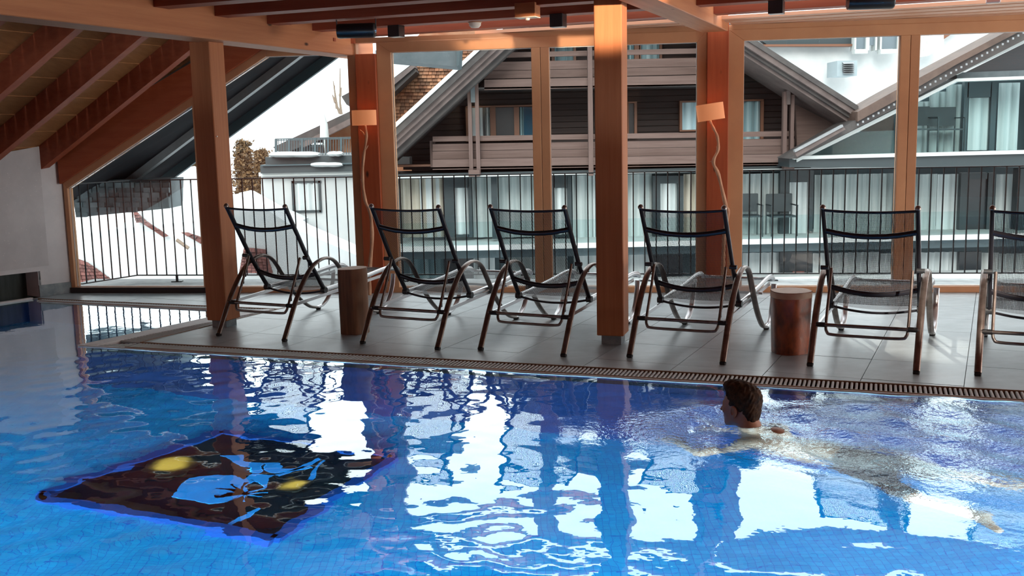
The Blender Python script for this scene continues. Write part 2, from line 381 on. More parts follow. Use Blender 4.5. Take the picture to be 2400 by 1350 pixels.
# ------------------------------------------------------------------ pool basin
depth=-1.3
wl=WC-wallN*.36
poolpoly=[W0p,Wt,np.array([6.5,4.0]),np.array([6.5,1.0]),np.array([-8.6,1.0]),WLf-wallN*7.8,WLf,L1b]
pooltile=bpy.data.materials.new('blue pool mosaic'); pooltile.use_nodes=True
nt=pooltile.node_tree; b=nt.nodes['Principled BSDF']; L=nt.links.new
tc=N(nt,'ShaderNodeTexCoord'); br=N(nt,'ShaderNodeTexBrick'); br.inputs['Scale'].default_value=12; br.offset=0; br.inputs['Brick Width'].default_value=.5; br.inputs['Row Height'].default_value=.5
br.inputs['Mortar Size'].default_value=.018; br.inputs['Color1'].default_value=(.001,.29,.60,1); br.inputs['Color2'].default_value=(.002,.37,.68,1); br.inputs['Mortar'].default_value=(.01,.14,.5,1)
no=N(nt,'ShaderNodeTexNoise'); no.inputs['Scale'].default_value=.8; hs=N(nt,'ShaderNodeHueSaturation'); mr=N(nt,'ShaderNodeMapRange'); mr.inputs['To Min'].default_value=.75; mr.inputs['To Max'].default_value=1.25
L(tc.outputs['Object'],br.inputs['Vector']); L(tc.outputs['Object'],no.inputs['Vector']); L(no.outputs[0],mr.inputs[0]); L(mr.outputs[0],hs.inputs['Value']); L(br.outputs['Color'],hs.inputs['Color']); L(hs.outputs[0],b.inputs['Base Color'])
b.inputs['Roughness'].default_value=.5
basin=thing('pool_basin','blue mosaic pool basin seen through the water','pool',kind='structure')
build('basin_floor',MB().prism([(*p,depth-.1) for p in ccw([tuple(q) for q in poolpoly])],(0,0,.1)),pooltile,basin)
mb=MB()
for i in range(len(poolpoly)):
    p,q=np.array(poolpoly[i]),np.array(poolpoly[(i+1)%len(poolpoly)]); mb.add([(*p,depth),(*q,depth),(*q,-.02),(*p,-.02)],[(0,1,2,3)])
M['basinwall']=noisy('deep blue wall mosaic',(.0005,.012,.07),(.001,.02,.10),ns=20,rough=.5)
build('basin_wall',mb,M['basinwall'],basin)
# fill lamps added under water, out of view, to brighten the blue basin
for x,sz in ((-6.5,2.),(-3.2,2.),(0.,2.),(3.2,2.)):
    lamp('pool_fill_lamp','AREA',(x,1.15,-.55),120,(.80,.92,1),shape='RECTANGLE',size=sz,size_y=.25,spread=R(70),aim=(x*.9,7,-1.75))
lamp('pool_fill_lamp','AREA',(6.3,2.6,-.55),90,(.80,.92,1),shape='RECTANGLE',size=1.5,size_y=.25,spread=R(70),aim=(2,5.5,-1.4))
lamp('pool_fill_lamp','AREA',(-7.6,5.6,-.55),60,(.80,.92,1),shape='RECTANGLE',size=1.5,size_y=.25,spread=R(70),aim=(-2,6.5,-1.5))
# ------------------------------------------------------------------ water surface
def water_mat():
    m=bpy.data.materials.new('pool water'); m.use_nodes=True; nt=m.node_tree; nt.nodes.clear(); L=nt.links.new
    o=N(nt,'ShaderNodeOutputMaterial'); mx=N(nt,'ShaderNodeMixShader'); t=N(nt,'ShaderNodeBsdfRefraction'); g=N(nt,'ShaderNodeBsdfGlossy')
    t.inputs['Color'].default_value=(.55,.90,1,1); t.inputs['IOR'].default_value=1.33; t.inputs['Roughness'].default_value=0
    g.inputs['Roughness'].default_value=.0; g.inputs['Color'].default_value=(.88,.97,1,1)
    fr=N(nt,'ShaderNodeFresnel'); fr.inputs['IOR'].default_value=1.33
    mr=N(nt,'ShaderNodeMapRange',interpolation_type='LINEAR'); mr.inputs['From Min'].default_value=.02; mr.inputs['From Max'].default_value=.34
    mr.inputs['To Min'].default_value=.03; mr.inputs['To Max'].default_value=.86
    tc=N(nt,'ShaderNodeTexCoord')
    n1=N(nt,'ShaderNodeTexNoise'); n1.inputs['Scale'].default_value=6; n1.inputs['Detail'].default_value=3
    n2=N(nt,'ShaderNodeTexNoise'); n2.inputs['Scale'].default_value=30; n2.inputs['Detail'].default_value=3
    at=N(nt,'ShaderNodeAttribute'); at.attribute_name='chop'
    L(tc.outputs['Object'],n1.inputs['Vector']); L(tc.outputs['Object'],n2.inputs['Vector'])
    b1=N(nt,'ShaderNodeBump'); b1.inputs['Distance'].default_value=.0011; b1.inputs['Strength'].default_value=1
    b2=N(nt,'ShaderNodeBump'); b2.inputs['Distance'].default_value=.011
    L(n1.outputs[0],b1.inputs['Height']); L(n2.outputs[0],b2.inputs['Height']); L(at.outputs['Fac'],b2.inputs['Strength']); L(b1.outputs[0],b2.inputs['Normal'])
    for q in (t,g,fr): L(b2.outputs[0],q.inputs['Normal'])
    L(fr.outputs[0],mr.inputs[0]); L(mr.outputs[0],mx.inputs[0]); L(t.outputs[0],mx.inputs[1]); L(g.outputs[0],mx.inputs[2]); L(mx.outputs[0],o.inputs[0])
    return m
M['water']=water_mat()
HEAD=np.array([1.21,5.48])
def wave(x,y):
    h=np.zeros_like(x)
    r=np.random.default_rng(3)
    for k in range(26):
        lam=r.uniform(.22,1.1); an=r.uniform(0,2*math.pi); kx,ky=math.cos(an)*2*math.pi/lam,math.sin(an)*2*math.pi/lam
        h+= .00062*lam**1.25*np.sin(kx*x+ky*y+r.uniform(0,6.28))
    left=1/(1+np.exp((x-.2)*2.2)); r=np.random.default_rng(11); hs_=np.zeros_like(x)
    for k in range(16):
        lam=r.uniform(.09,.26); an=r.uniform(0,2*math.pi); kx,ky=math.cos(an)*2*math.pi/lam,math.sin(an)*2*math.pi/lam
        hs_+=.0017*lam**1.1*np.sin(kx*x+ky*y+r.uniform(0,6.28))
    h+=hs_*(.10+.55*left)
    # calmer far pocket on the left, livelier towards the camera
    far=1/(1+np.exp(-( (y+.36*x)-7.0 )*1.5)); pocket=1/(1+np.exp(((x+3.3)+.6*(y-8.2)*-1)*6)) 
    amp=1.15-.45*far
    leftcalm=1/(1+np.exp((x+3.25-(y-8.16)*.6)*9))*(y>7.2)
    amp=amp*(1-.92*leftcalm)
    h*=amp
    # swimmer's bow and wake
    dx,dy=x-HEAD[0],y-HEAD[1]; d=np.hypot(dx,dy)
    h+=.006*np.exp(-((d-.42)/.12)**2)*(dx<.25)
    dirx,diry=.985,-.17     # trailing direction, swimmer moves left
    s=dx*dirx+dy*diry; c=-dx*diry+dy*dirx
    wk=(s>-.1)*np.exp(-np.clip(s,0,9)/3.2)
    arm=np.where(c<0,.58,.40)*np.clip(s+.35,0,9)
    h+= .011*wk*np.exp(-((np.abs(c+.05)-arm-.18)/(.10+.05*np.clip(s,0,9)))**2)*np.cos(9*(np.abs(c)-arm))
    inside=(s>-.25)*np.exp(-np.clip(s,0,9)/2.6)*np.exp(-(c/(.36+np.where(c<0,.50,.36)*np.clip(s,0,9)))**2)
    h+= .0075*inside*(np.sin(15*s+5*c)+np.sin(11*s-9*c+1)+np.sin(21*c+4*s)+.7*np.sin(27*s+14*c))
    ch=np.clip(inside*1.5+.85*np.exp(-((dx+.28)/.42)**2-(dy/.30)**2)+.8*np.exp(-(d/.35)**2),0,1)
    return h,ch
nx,ny=760,470
xs=np.linspace(-8.6,5.9,nx); ys=np.linspace(2.6,11,ny)
Xg,Yg=np.meshgrid(xs,ys,indexing='xy'); Hg,Cg=wave(Xg,Yg)
def inside(poly,X,Y):
    r=np.zeros(X.shape,bool); n=len(poly)
    for i in range(n):
        x0,y0=poly[i]; x1,y1=poly[(i+1)%n]
        c=((y0>Y)!=(y1>Y)); xx=(x1-x0)*(Y-y0)/((y1-y0) if abs(y1-y0)>1e-9 else 1e-9)+x0
        r^= c&(X<xx)
    return r
# water polygon is cut exactly along its banks: cells outside are dropped, border vertices snapped under the rims
bank=[W0p,Wt,np.array([6.5,4.0]),np.array([6.5,1.0]),np.array([-8.6,1.0]),WLf-wallN*7.8+np.array([-.1,.07]),WLf+np.array([-.1,.2]),L1b]
grow=[np.array(p) for p in bank]
grow[0]=W0p+np.array([.02,.016]); grow[1]=Wt+np.array([.01,.016]); grow[7]=L1b+np.array([.05,0.02]); grow[6]=grow[6]+np.array([0,.03])
ins=inside([tuple(p) for p in grow],Xg,Yg)
vid=-np.ones(Xg.shape,int)
cell=ins[:-1,:-1]|ins[1:,:-1]|ins[:-1,1:]|ins[1:,1:]
use=np.zeros(Xg.shape,bool)
for a in (0,1):
    for b_ in (0,1): use[a:a+ny-1,b_:b_+nx-1]|=cell
PX,PY=Xg.copy(),Yg.copy()
oi,oj=np.where(use&~ins)
segs=[(grow[i],grow[(i+1)%len(grow)]) for i in range(len(grow))]
for i,j in zip(oi,oj):
    p=np.array([Xg[i,j],Yg[i,j]]); best=None
    for a,b_ in segs:
        d=b_-a; t=min(1,max(0,np.dot(p-a,d)/np.dot(d,d))); q=a+d*t; e=np.hypot(*(p-q))
        if best is None or e<best[0]: best=(e,q)
    PX[i,j],PY[i,j]=best[1]
vid[use]=np.arange(use.sum())
VV=np.stack([PX[use],PY[use],Hg[use]-.012],1)
ci,cj=np.where(cell)
FF=np.stack([vid[ci,cj],vid[ci,cj+1],vid[ci+1,cj+1],vid[ci+1,cj]],1)
me=bpy.data.meshes.new('pool_water'); me.from_pydata(VV.tolist(),[],FF.tolist()); me.update()
for p in me.polygons: p.use_smooth=True
at=me.attributes.new('chop','FLOAT','POINT'); at.data.foreach_set('value',Cg[use].astype(np.float32))
me.materials.append(M['water'])
wo=bpy.data.objects.new('pool_water',me); link(wo); tag(wo,'deep blue rippling pool water mirroring the bright windows','water',kind='structure')
# ------------------------------------------------------------------ dark window in the pool floor
def RF(px,py,z):
    d=ray(px,py); p=GZ(px,py,0); d=d/np.linalg.norm(d); si=math.hypot(d[0],d[1])/1.33; tn=si/math.sqrt(1-si*si)
    h=d[:2]/np.hypot(d[0],d[1]); q=p[:2]+h*tn*abs(z); return np.array([q[0],q[1],z])
fl=[RF(x,y,depth) for x,y in ((88,1162),(515,1012),(925,1068),(640,1262))]
cen=sum(fl)/4
fw=thing('pool_floor_window','dark glass panel set in the blue pool floor, warm lamps glowing below','floor window',tuple(cen),world=True)
M['floorglass']=mat('dark floor glass',(.004,.005,.008),.25)
M['deepblue']=mat('deep blue frame',(.001,.05,.24),.5)
build('glass_panel',MB().prism([p*1.0 for p in fl],(0,0,.02)),M['floorglass'],fw)
mb=MB()
for i in range(4):
    a,b_=fl[i],fl[(i+1)%4]; mb.bar(a+np.array([0,0,.02]),b_+np.array([0,0,.02]),.07,.05)
build('panel_frame',mb,M['deepblue'],fw)
M['glow']=mat('warm lamp glow',(1,.6,.1),.5,emit=(1,.50,.07),es=1.3)
def glowmat():
    m=bpy.data.materials.new('warm lamp lens'); m.use_nodes=True; nt=m.node_tree; b=nt.nodes['Principled BSDF']; L=nt.links.new
    b.inputs['Base Color'].default_value=(.01,.006,.002,1)
    tc=N(nt,'ShaderNodeTexCoord'); ln=N(nt,'ShaderNodeVectorMath',operation='LENGTH'); L(tc.outputs['Object'],ln.inputs[0])
    mr=N(nt,'ShaderNodeMapRange',interpolation_type='SMOOTHERSTEP'); mr.inputs['From Min'].default_value=.05; mr.inputs['From Max'].default_value=.165; mr.inputs['To Min'].default_value=1.5; mr.inputs['To Max'].default_value=0
    L(ln.outputs['Value'],mr.inputs[0]); L(mr.outputs[0],b.inputs['Emission Strength']); b.inputs['Emission Color'].default_value=(1,.48,.07,1); return m
M['glow']=glowmat()
for (px,py,s,lb) in ((402,1087,1.0,'round warm yellow lamp glowing under the dark pool floor panel'),(690,1132,.62,'smaller warm lamp under the dark panel, beside the light blue inlay')):
    p=RF(px,py,depth+.025); o=build('underwater_glow_lamp',MB().lathe([(.17,0),(.17,.008),(.0001,.012)],n=28),M['glow']); o.location=p; o.scale=(s,s*1.1,1); tag(o,lb,'lamp')
M['pieces']=mat('light blue inlay',(.03,.36,.85),.5)  # flat light blue pieces laid over the dark panel
mb=MB()
def flat(pts): mb.prism([RF(x,y,depth+.024) for x,y in pts],(0,0,.006))
flat([(400,1160),(450,1115),(520,1105),(590,1125),(560,1150),(530,1175),(480,1180),(440,1172)])
flat([(520,1065),(570,1070),(620,1088),(600,1100),(560,1090)]); flat([(610,1085),(720,1085),(730,1092),(640,1100)]); flat([(590,1100),(640,1112),(620,1135),(570,1120)])
for k in range(9):
    a=2*math.pi*k/9; flat([(565+6*math.cos(a+1.5),1152+4*math.sin(a+1.5)),(565+62*math.cos(a),1152+26*math.sin(a)),(565+62*math.cos(a+.12),1152+26*math.sin(a+.12)),(565-6*math.cos(a+1.5),1152-4*math.sin(a+1.5))])
flat([(640,1110),(745,1062),(750,1067),(648,1118)]); flat([(540,1225),(600,1188),(604,1193),(545,1232)]); flat([(700,1135),(760,1070),(766,1074),(708,1142)])
build('blue_pieces',mb,M['pieces'],fw,label='light blue wheel shaped inlay on the dark panel')

# ------------------------------------------------------------------ left plaster wall with its low niche
wa=math.atan2(wallN[0],wallN[1])             # heading of the wall
WLn=np.array([.599,.801,0]); WLo=np.array([-.801,.599,0])   # along, outwards (away from the room)
C0=np.array([*WC,0.])
def LWp(s,n,z): return C0+WLn*s+WLo*n+np.array([0,0,z])
def roofz(P): return 1.326+.56*(float(np.dot(P,U22))+8.6)
wall=thing('wall_left','rough grey plaster knee wall under the sloping timber roof','wall',tuple(C0),kind='structure',world=True)
def wz(s,n=0): return roofz(LWp(s,n,0))+.235
mb=MB()
mb.prism([LWp(.0,0,.0),LWp(-.395,0,.0),LWp(-.395,0,wz(-.395)),LWp(0,0,wz(0))],WLo*.25)
mb.prism([LWp(-.395,0,.272),LWp(-3.2,0,.30),LWp(-3.2,0,wz(-3.2)),LWp(-.395,0,wz(-.395))],WLo*.25)
mb.prism([LWp(-3.2,0,-.02),LWp(-8,0,-.02),LWp(-8,0,wz(-8)),LWp(-3.2,0,wz(-3.2))],WLo*.25)
build('plaster',mb,M['concrete2'],wall)
build('plaster_patch',MB().prism([LWp(-.27,-.004,.32),LWp(-8,-.004,.32),LWp(-8,-.004,wz(-8)),LWp(-.27,-.004,wz(-.27))],WLo*.003),M['concrete'],wall,label='darker rough plaster field')
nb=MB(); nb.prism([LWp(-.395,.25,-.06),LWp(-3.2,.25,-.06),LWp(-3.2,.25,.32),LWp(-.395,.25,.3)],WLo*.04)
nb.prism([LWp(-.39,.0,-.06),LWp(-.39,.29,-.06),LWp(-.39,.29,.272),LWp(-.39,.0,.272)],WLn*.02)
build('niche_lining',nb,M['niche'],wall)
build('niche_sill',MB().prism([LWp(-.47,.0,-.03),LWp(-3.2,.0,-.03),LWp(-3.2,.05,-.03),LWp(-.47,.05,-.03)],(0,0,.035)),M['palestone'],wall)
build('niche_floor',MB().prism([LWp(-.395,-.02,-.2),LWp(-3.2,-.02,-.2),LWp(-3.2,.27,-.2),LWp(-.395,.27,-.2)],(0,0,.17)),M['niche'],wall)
tag(build('baseboard_left',MB().prism([LWp(0,-.014,0),LWp(-.40,-.014,0),LWp(-.40,-.014,.125),LWp(0,-.014,.118)],WLo*.0135),M['stone'],kind='structure'),'blue grey stone skirting on the grey plaster wall','skirting')
tag(build('wall_back',MB().box(-13,13,-4.2,-4.0,-.3,3.2),M['joist'],kind='structure'),'dark timber wall behind the photographer','wall')
tag(build('floor_near',MB().box(-9,9,-4.0,.98,-.3,0),M['slate'],kind='structure'),'slate floor on the near side of the pool','floor')
# ------------------------------------------------------------------ posts and beams
def local(name,label,c,az,base,**k): return thing(name,label,c,tuple(base),-R(az),**k)
def post(name,label,corner,w,z0,z1,az=20,mats=None,base=None):
    p=local(name,label,'post',az,(*corner,0),kind='structure')      # corner = near right corner; local x right, y away
    build('shaft',MB().box(-w,0,0,w,z0,z1),mats or M['woodZ'],p,bevel=.006)
    if z0>0: build('plinth',MB().box(-w+.03,-.025,.03,w-.025,0,z0),M['stone'],p,label='dark stone plinth')
    return p
post('pillar','orange timber post by the pool edge, left of the first lounger',(-2.44,8.745),.20,.06,2.395,az=21)
post('pillar','tall orange timber post between third and fourth lounger, lit at its top',(.828,7.655),.205,.07,2.60,az=17)
build('peg',MB().sweep([(-.045,.02,1.62),(.01,.02,1.62)],.006,n=6),M['silver'],[o for o in bpy.data.objects if o.name=='pillar'][0])
def wallpost(name,label,t0,t1,z1,ym=0,m_='redZ'):
    p=local(name,label,'post',98.1-90,WP(t0,0),kind='structure')
    build('shaft',MB().box(0,t1-t0,-.10,.12,0,z1),M[m_],p,bevel=.004); return p
wallpost('pillar','dark red timber post in the window wall beside the left lamp',-2.978,-2.771,2.40)
wallpost('pillar','dark red timber post in the window wall, glowing beside the right lamp',.461,.662,2.60)
wallpost('pillar','red timber post in the window wall past the right edge',3.97,4.17,2.6)
def vbeam(name,label,u0,u1,v0,v1,z0,z1):
    p=local(name,label,'beam',22,U22*u0+V22*v0+np.array([0,0,z0]),kind='structure')
    b=MB().box(0,v1-v0,0,u1-u0,0,z1-z0); b.v=[(y,x,z) for x,y,z in b.v]
    build('timber',b,M['woodY'],p,bevel=.006); return p
bm1=vbeam('beam','long orange timber beam over the left post, sloping roof beside it',-5.66,-5.385,-6.,9.66,2.39,3.05)
for v_,z_ in ((5.9,.31),(6.35,.30),(6.62,.30),(6.9,.30),(7.9,.22),(8.15,.22),(8.9,.13),(5.5,.40)):
    build('peg',MB().box(.27,.283,v_+6-.018,v_+6+.018,z_-.016,z_+.016),M['joist'],bm1)
vbeam('beam','pale timber beam running back from the middle post to the window wall',-2.05,-1.80,-6.,9.95,2.485,2.80)
vbeam('beam','timber beam beyond the right edge',2.1,2.35,-6.,11.5,2.485,2.80)
# ------------------------------------------------------------------ flat ceiling: joists and boards
ceil=local('ceiling','flat timber ceiling of red brown joists and boards above the pool','ceiling',22,(0,0,2.575),kind='structure')
mb=MB()
js=[9.235-.715*k for k in range(21)]
for k,v_ in enumerate(js):
    for (a,b_) in ((-5.385,-2.05),(-1.80,2.1),(2.35,10.5)):
        build('joist',MB().box(a+.001,b_-.001,v_,v_+.17,0,.19),M['joist'],ceil)
for k in range(104):
    y0=-6.0+k*.145
    build('board',MB().box(-5.385,10.5,y0+.002,y0+.143,.19+(.003 if k%2 else 0),.215),M['joist'],ceil)
# soffit boards between last joist and window head: clipped along the window line
pc=lambda u_,v_:(u_,v_)
wl0,wl1=WP(-4.6,.02),WP(5.6,.02)
A2=(float(np.dot(wl0,U22)),float(np.dot(wl0,V22))); B2=(float(np.dot(wl1,U22)),float(np.dot(wl1,V22)))
k=0; y0=9.62
while y0<12.2:
    for (a,b_) in ((-5.385,-2.05),(-1.80,6.5)):
        q=clip([(a,y0+.003),(b_,y0+.003),(b_,y0+.137),(a,y0+.137)],B2,A2)
        if len(q)>=3: build('soffit_board',MB().prism([(x,y,-.012-(k%2)*.006) for x,y in q],(0,0,.03)),M['plankx'] if 'plankx' in M else M['woodX'],ceil)
    y0+=.14; k+=1
# ------------------------------------------------------------------ sloping roof over the left bay
rf=thing('ceiling_slope','sloping timber roof with rafters and boards over the left bay','ceiling',kind='structure')
SL=np.array([U22[0],U22[1],.56]); SLn=SL/np.linalg.norm(SL)
def RP(u_,v_,dz=0): return U22*u_+V22*v_+np.array([0,0,1.326+.56*(u_+8.6)+dz])
def hit_wall_u(v_):   # u of the left wall line at v
    a=LWp(0,0.03,0); b_=LWp(-8,0.03,0); ua,va,ub,vb=a@U22,a@V22,b_@U22,b_@V22
    return ua+(ub-ua)*(v_-va)/(vb-va)
def hit_win_u(v_):
    a=WP(-7,-.02); b_=WP(0,-.02); ua,va,ub,vb=a@U22,a@V22,b_@U22,b_@V22
    return ua+(ub-ua)*(v_-va)/(vb-va)
for k in range(-1,18):
    v_=8.33-.775*k; ul=hit_wall_u(v_)
    if k==-1: ul=hit_win_u(v_)+.02
    a=RP(ul,v_-.045); b_=RP(-5.66,v_-.045)
    o=build('rafter',MB().add([a,b_,b_+V22*.09,a+V22*.09,a+[0,0,.24],b_+[0,0,.24],b_+V22*.09+[0,0,.24],a+V22*.09+[0,0,.24]],[(0,1,2,3),(4,7,6,5),(0,4,5,1),(1,5,6,2),(2,6,7,3),(3,7,4,0)]),M['rafter'] if 'rafter' in M else None,rf)
# boards run across the rafters (along v); each a strip clipped by the wall and the window line
def uvclip(q):
    a,b_=LWp(-9,.1,0),LWp(0,.1,0); a=(a@U22,a@V22); b_=(b_@U22,b_@V22); q=clip(q,b_,a)
    if len(q)<3: return []
    a,b_=WP(-7,.03),WP(-2,.03); a=(a@U22,a@V22); b_=(b_@U22,b_@V22); return clip(q,b_,a)
u_=-9.6;k=0
while u_<-5.68:
    q=uvclip([(u_+.002,-6.),(u_+.138,-6.),(u_+.138,11.),(u_+.002,11.)][:4])
    if len(q)>=3:
        vs=[RP(x,y,.24+(k%2)*.003) for x,y in q]; build('board',MB().prism(vs,(0,0,.02)),M['plank'],rf)
    u_+=.14;k+=1
# dark red header board along the head of the corner window
hd=[WP(-6.24,-.10,1.17),WP(-3.88,-.10,2.52),WP(-2.98,-.10,2.52),WP(-2.98,-.10,3.0),WP(-5.2,-.10,2.16),WP(-6.24,-.10,1.575)]
hd=[WP(-6.24,-.10,1.165),WP(-3.90,-.10,2.505),WP(-2.98,-.10,2.505),WP(-2.98,-.10,3.22),WP(-6.24,-.10,1.60)]
build('header_board',MB().prism(hd,WN*.10),M['header'],rf)
tag(build('trim_1',MB().prism([WP(-2.98,-.045,2.512),WP(6,-.045,2.512),WP(6,-.045,2.56),WP(-2.98,-.045,2.56)],WN*.1),M['frame'],kind='structure'),'timber head trim above the window wall','trim')
# ------------------------------------------------------------------ windows
def barpoly(p,q,w_,n0,n1):
    """bar in the window wall plane from (t,z) p to q, w_ wide to the left, from depth n0 to n1"""
    p,q=np.array(p),np.array(q); d=(q-p)/np.linalg.norm(q-p); l=np.array([-d[1],d[0]])*w_
    return [WP(a[0],n0,a[1]) for a in (p,q,q+l,p+l)]
def ring(name,outer,wid,n0,n1,mt,parent,sub=None):
    """outer polygon (t,z) counter-clockwise; mitred ring as a set of member objects"""
    n=len(outer); O=[np.array(p) for p in outer]; I=[]
    for i in range(n):
        a,b_,c=O[i-1],O[i],O[(i+1)%n]; d1=(b_-a)/np.linalg.norm(b_-a); d2=(c-b_)/np.linalg.norm(c-b_)
        w1=wid[i-1]; w2=wid[i]; n1_=np.array([-d1[1],d1[0]]); n2_=np.array([-d2[1],d2[0]])
        P=b_+n1_*w1; Q=b_+n2_*w2; den=d1[0]*d2[1]-d1[1]*d2[0]; t=((Q-P)[0]*d2[1]-(Q-P)[1]*d2[0])/den; I.append(P+d1*t)
    for i in range(n):
        j=(i+1)%n
        build(name,MB().prism([WP(p[0],n0,p[1]) for p in (O[i],O[j],I[j],I[i])],WN*(n1-n0)),mt,parent,bevel=.003)
    return I
def pane(parent,poly):
    poly=[np.array(p) for p in poly]
    o=build('pane',MB().prism([WP(p[0],.02,p[1]) for p in poly],WN*.012),M['glass'],parent)
    n=len(poly); c=sum(poly)/n; mb=MB()
    for i in range(n):
        a,b_=poly[i],poly[(i+1)%n]; mb.bar(WP(a[0],-.004,a[1]),WP(b_[0],-.004,b_[1]),.010,.010)
    build('glazing_bead',mb,M['alu'],parent)
w1=thing('window_1','trapezoid corner window under the roof slope, two panes, left of the red post','window',kind='structure')
slope=.5715
I=ring('frame',[(-6.232,0.0),(-2.978,0.0),(-2.978,2.51),(-3.895,2.51),(-6.232,1.175)],[.062,.092,.10,.075,.045],-.05,.06,M['frame'],w1)
build('frame',MB().prism([WP(-4.735,-.05,.06),WP(-4.60,-.05,.06),WP(-4.60,-.05,2.05),WP(-4.735,-.05,1.975)],WN*.11),M['frame'],w1)
zt=lambda t:min(2.41,I[4][1]+(t-I[4][0])*slope*.99)
pane(w1,[(I[0][0],.062),(-4.735,.062),(-4.735,zt(-4.735)),(I[4][0],I[4][1])])
pane(w1,[(-4.60,.062),(I[1][0],.062),(I[1][0],2.41),(I[3][0],I[3][1]),(-4.60,zt(-4.60))])
build('base_rail',MB().prism([WP(-6.232,-.07,0),WP(-4.62,-.07,0),WP(-4.62,-.07,.058),WP(-6.232,-.07,.058)],WN*.02),M['black'],w1,label='black base rail')
def bigwindow(name,label,t0,tm,t1,wl_=.145,wr_=.093):
    g=thing(name,label,'window',kind='structure')
    I=ring('frame',[(t0,0),(t1,0),(t1,2.515),(t0,2.515)],[.058,wr_,.105,wl_],-.05,.06,M['frame'],g)
    build('mullion',MB().prism([WP(tm-.088,-.05,.058),WP(tm-.002,-.05,.058),WP(tm-.002,-.05,2.41),WP(tm-.088,-.05,2.41)],WN*.11),M['frame'],g,bevel=.003)
    build('mullion',MB().prism([WP(tm+.002,-.05,.058),WP(tm+.085,-.05,.058),WP(tm+.085,-.05,2.41),WP(tm+.002,-.05,2.41)],WN*.11),M['sash'],g,bevel=.003)
    pane(g,[(t0+wl_,.058),(tm-.088,.058),(tm-.088,2.41),(t0+wl_,2.41)]); pane(g,[(tm+.085,.058),(t1-wr_,.058),(t1-wr_,2.41),(tm+.085,2.41)])
bigwindow('window_2','wide two pane larch window behind the second and third lounger',-2.771,-1.135,.461)
bigwindow('window_3','wide two pane larch window at the right behind the last loungers',.662,2.318,3.97)
bigwindow('window_4','larch window beyond the right edge',4.17,5.8,7.4)
# ------------------------------------------------------------------ terrace and railing outside
ter=thing('terrace','narrow grey stone terrace ledge outside the windows','terrace',kind='structure')
build('slab',MB().prism([WP(-6.6,.06,-.25),WP(9,.06,-.25),WP(9,.86,-.25),WP(-6.6,1.05,-.25)],(0,0,.245)),M['terrace'] if 'terrace' in M else M['concrete'],ter)
ra=thing('balcony_railing','black steel balcony railing with thin upright bars outside the windows','railing')
RA,RB=np.array([-4.30,11.86,0]),np.array([2.577,10.871,0]); rdir=(RB-RA)/np.linalg.norm(RB-RA); rn=np.array([-rdir[1],rdir[0],0])
RE=RA+rdir*10.5; RC=np.array([-4.68,11.22,0])
zT,zB=1.155,.072
build('top_rail',MB().bar(RA+[0,0,zT],RE+[0,0,zT],.03,.012),M['blackmetal'],ra)
build('bottom_rail',MB().bar(RA+[0,0,zB],RE+[0,0,zB],.03,.012),M['blackmetal'],ra)
build('top_rail',MB().bar(RA+[0,0,zT],RC+[0,0,zT],.03,.012),M['blackmetal'],ra)
build('bottom_rail',MB().bar(RA+[0,0,zB],RC+[0,0,zB],.03,.012),M['blackmetal'],ra)
shared=None
def railbar(p):
    global shared
    if shared is None:
        o=build('bar',MB().box(-.006,.006,-.006,.006,zB,zT-.004),M['blackmetal'],ra); shared=o.data
    else:
        o=bpy.data.objects.new('bar',shared); link(o,ra)
    o.location=(p[0],p[1],0)
n=int(10.5/.1205)
for i in range(n): railbar(RA+rdir*(.0+.1205*i))
Lc=np.linalg.norm(RC-RA)
for i in range(1,7): railbar(RA+(RC-RA)*i/6.6)
for i in (4,15,26,37,48,59,70,81):
    p=RA+rdir*(.1205*i); build('foot',MB().box(p[0]-.012,p[0]+.012,p[1]-.012,p[1]+.012,-.004,zB).box(p[0]-.06,p[0]+.06,p[1]-.03,p[1]+.03,-.004,.006),M['blackmetal'],ra)
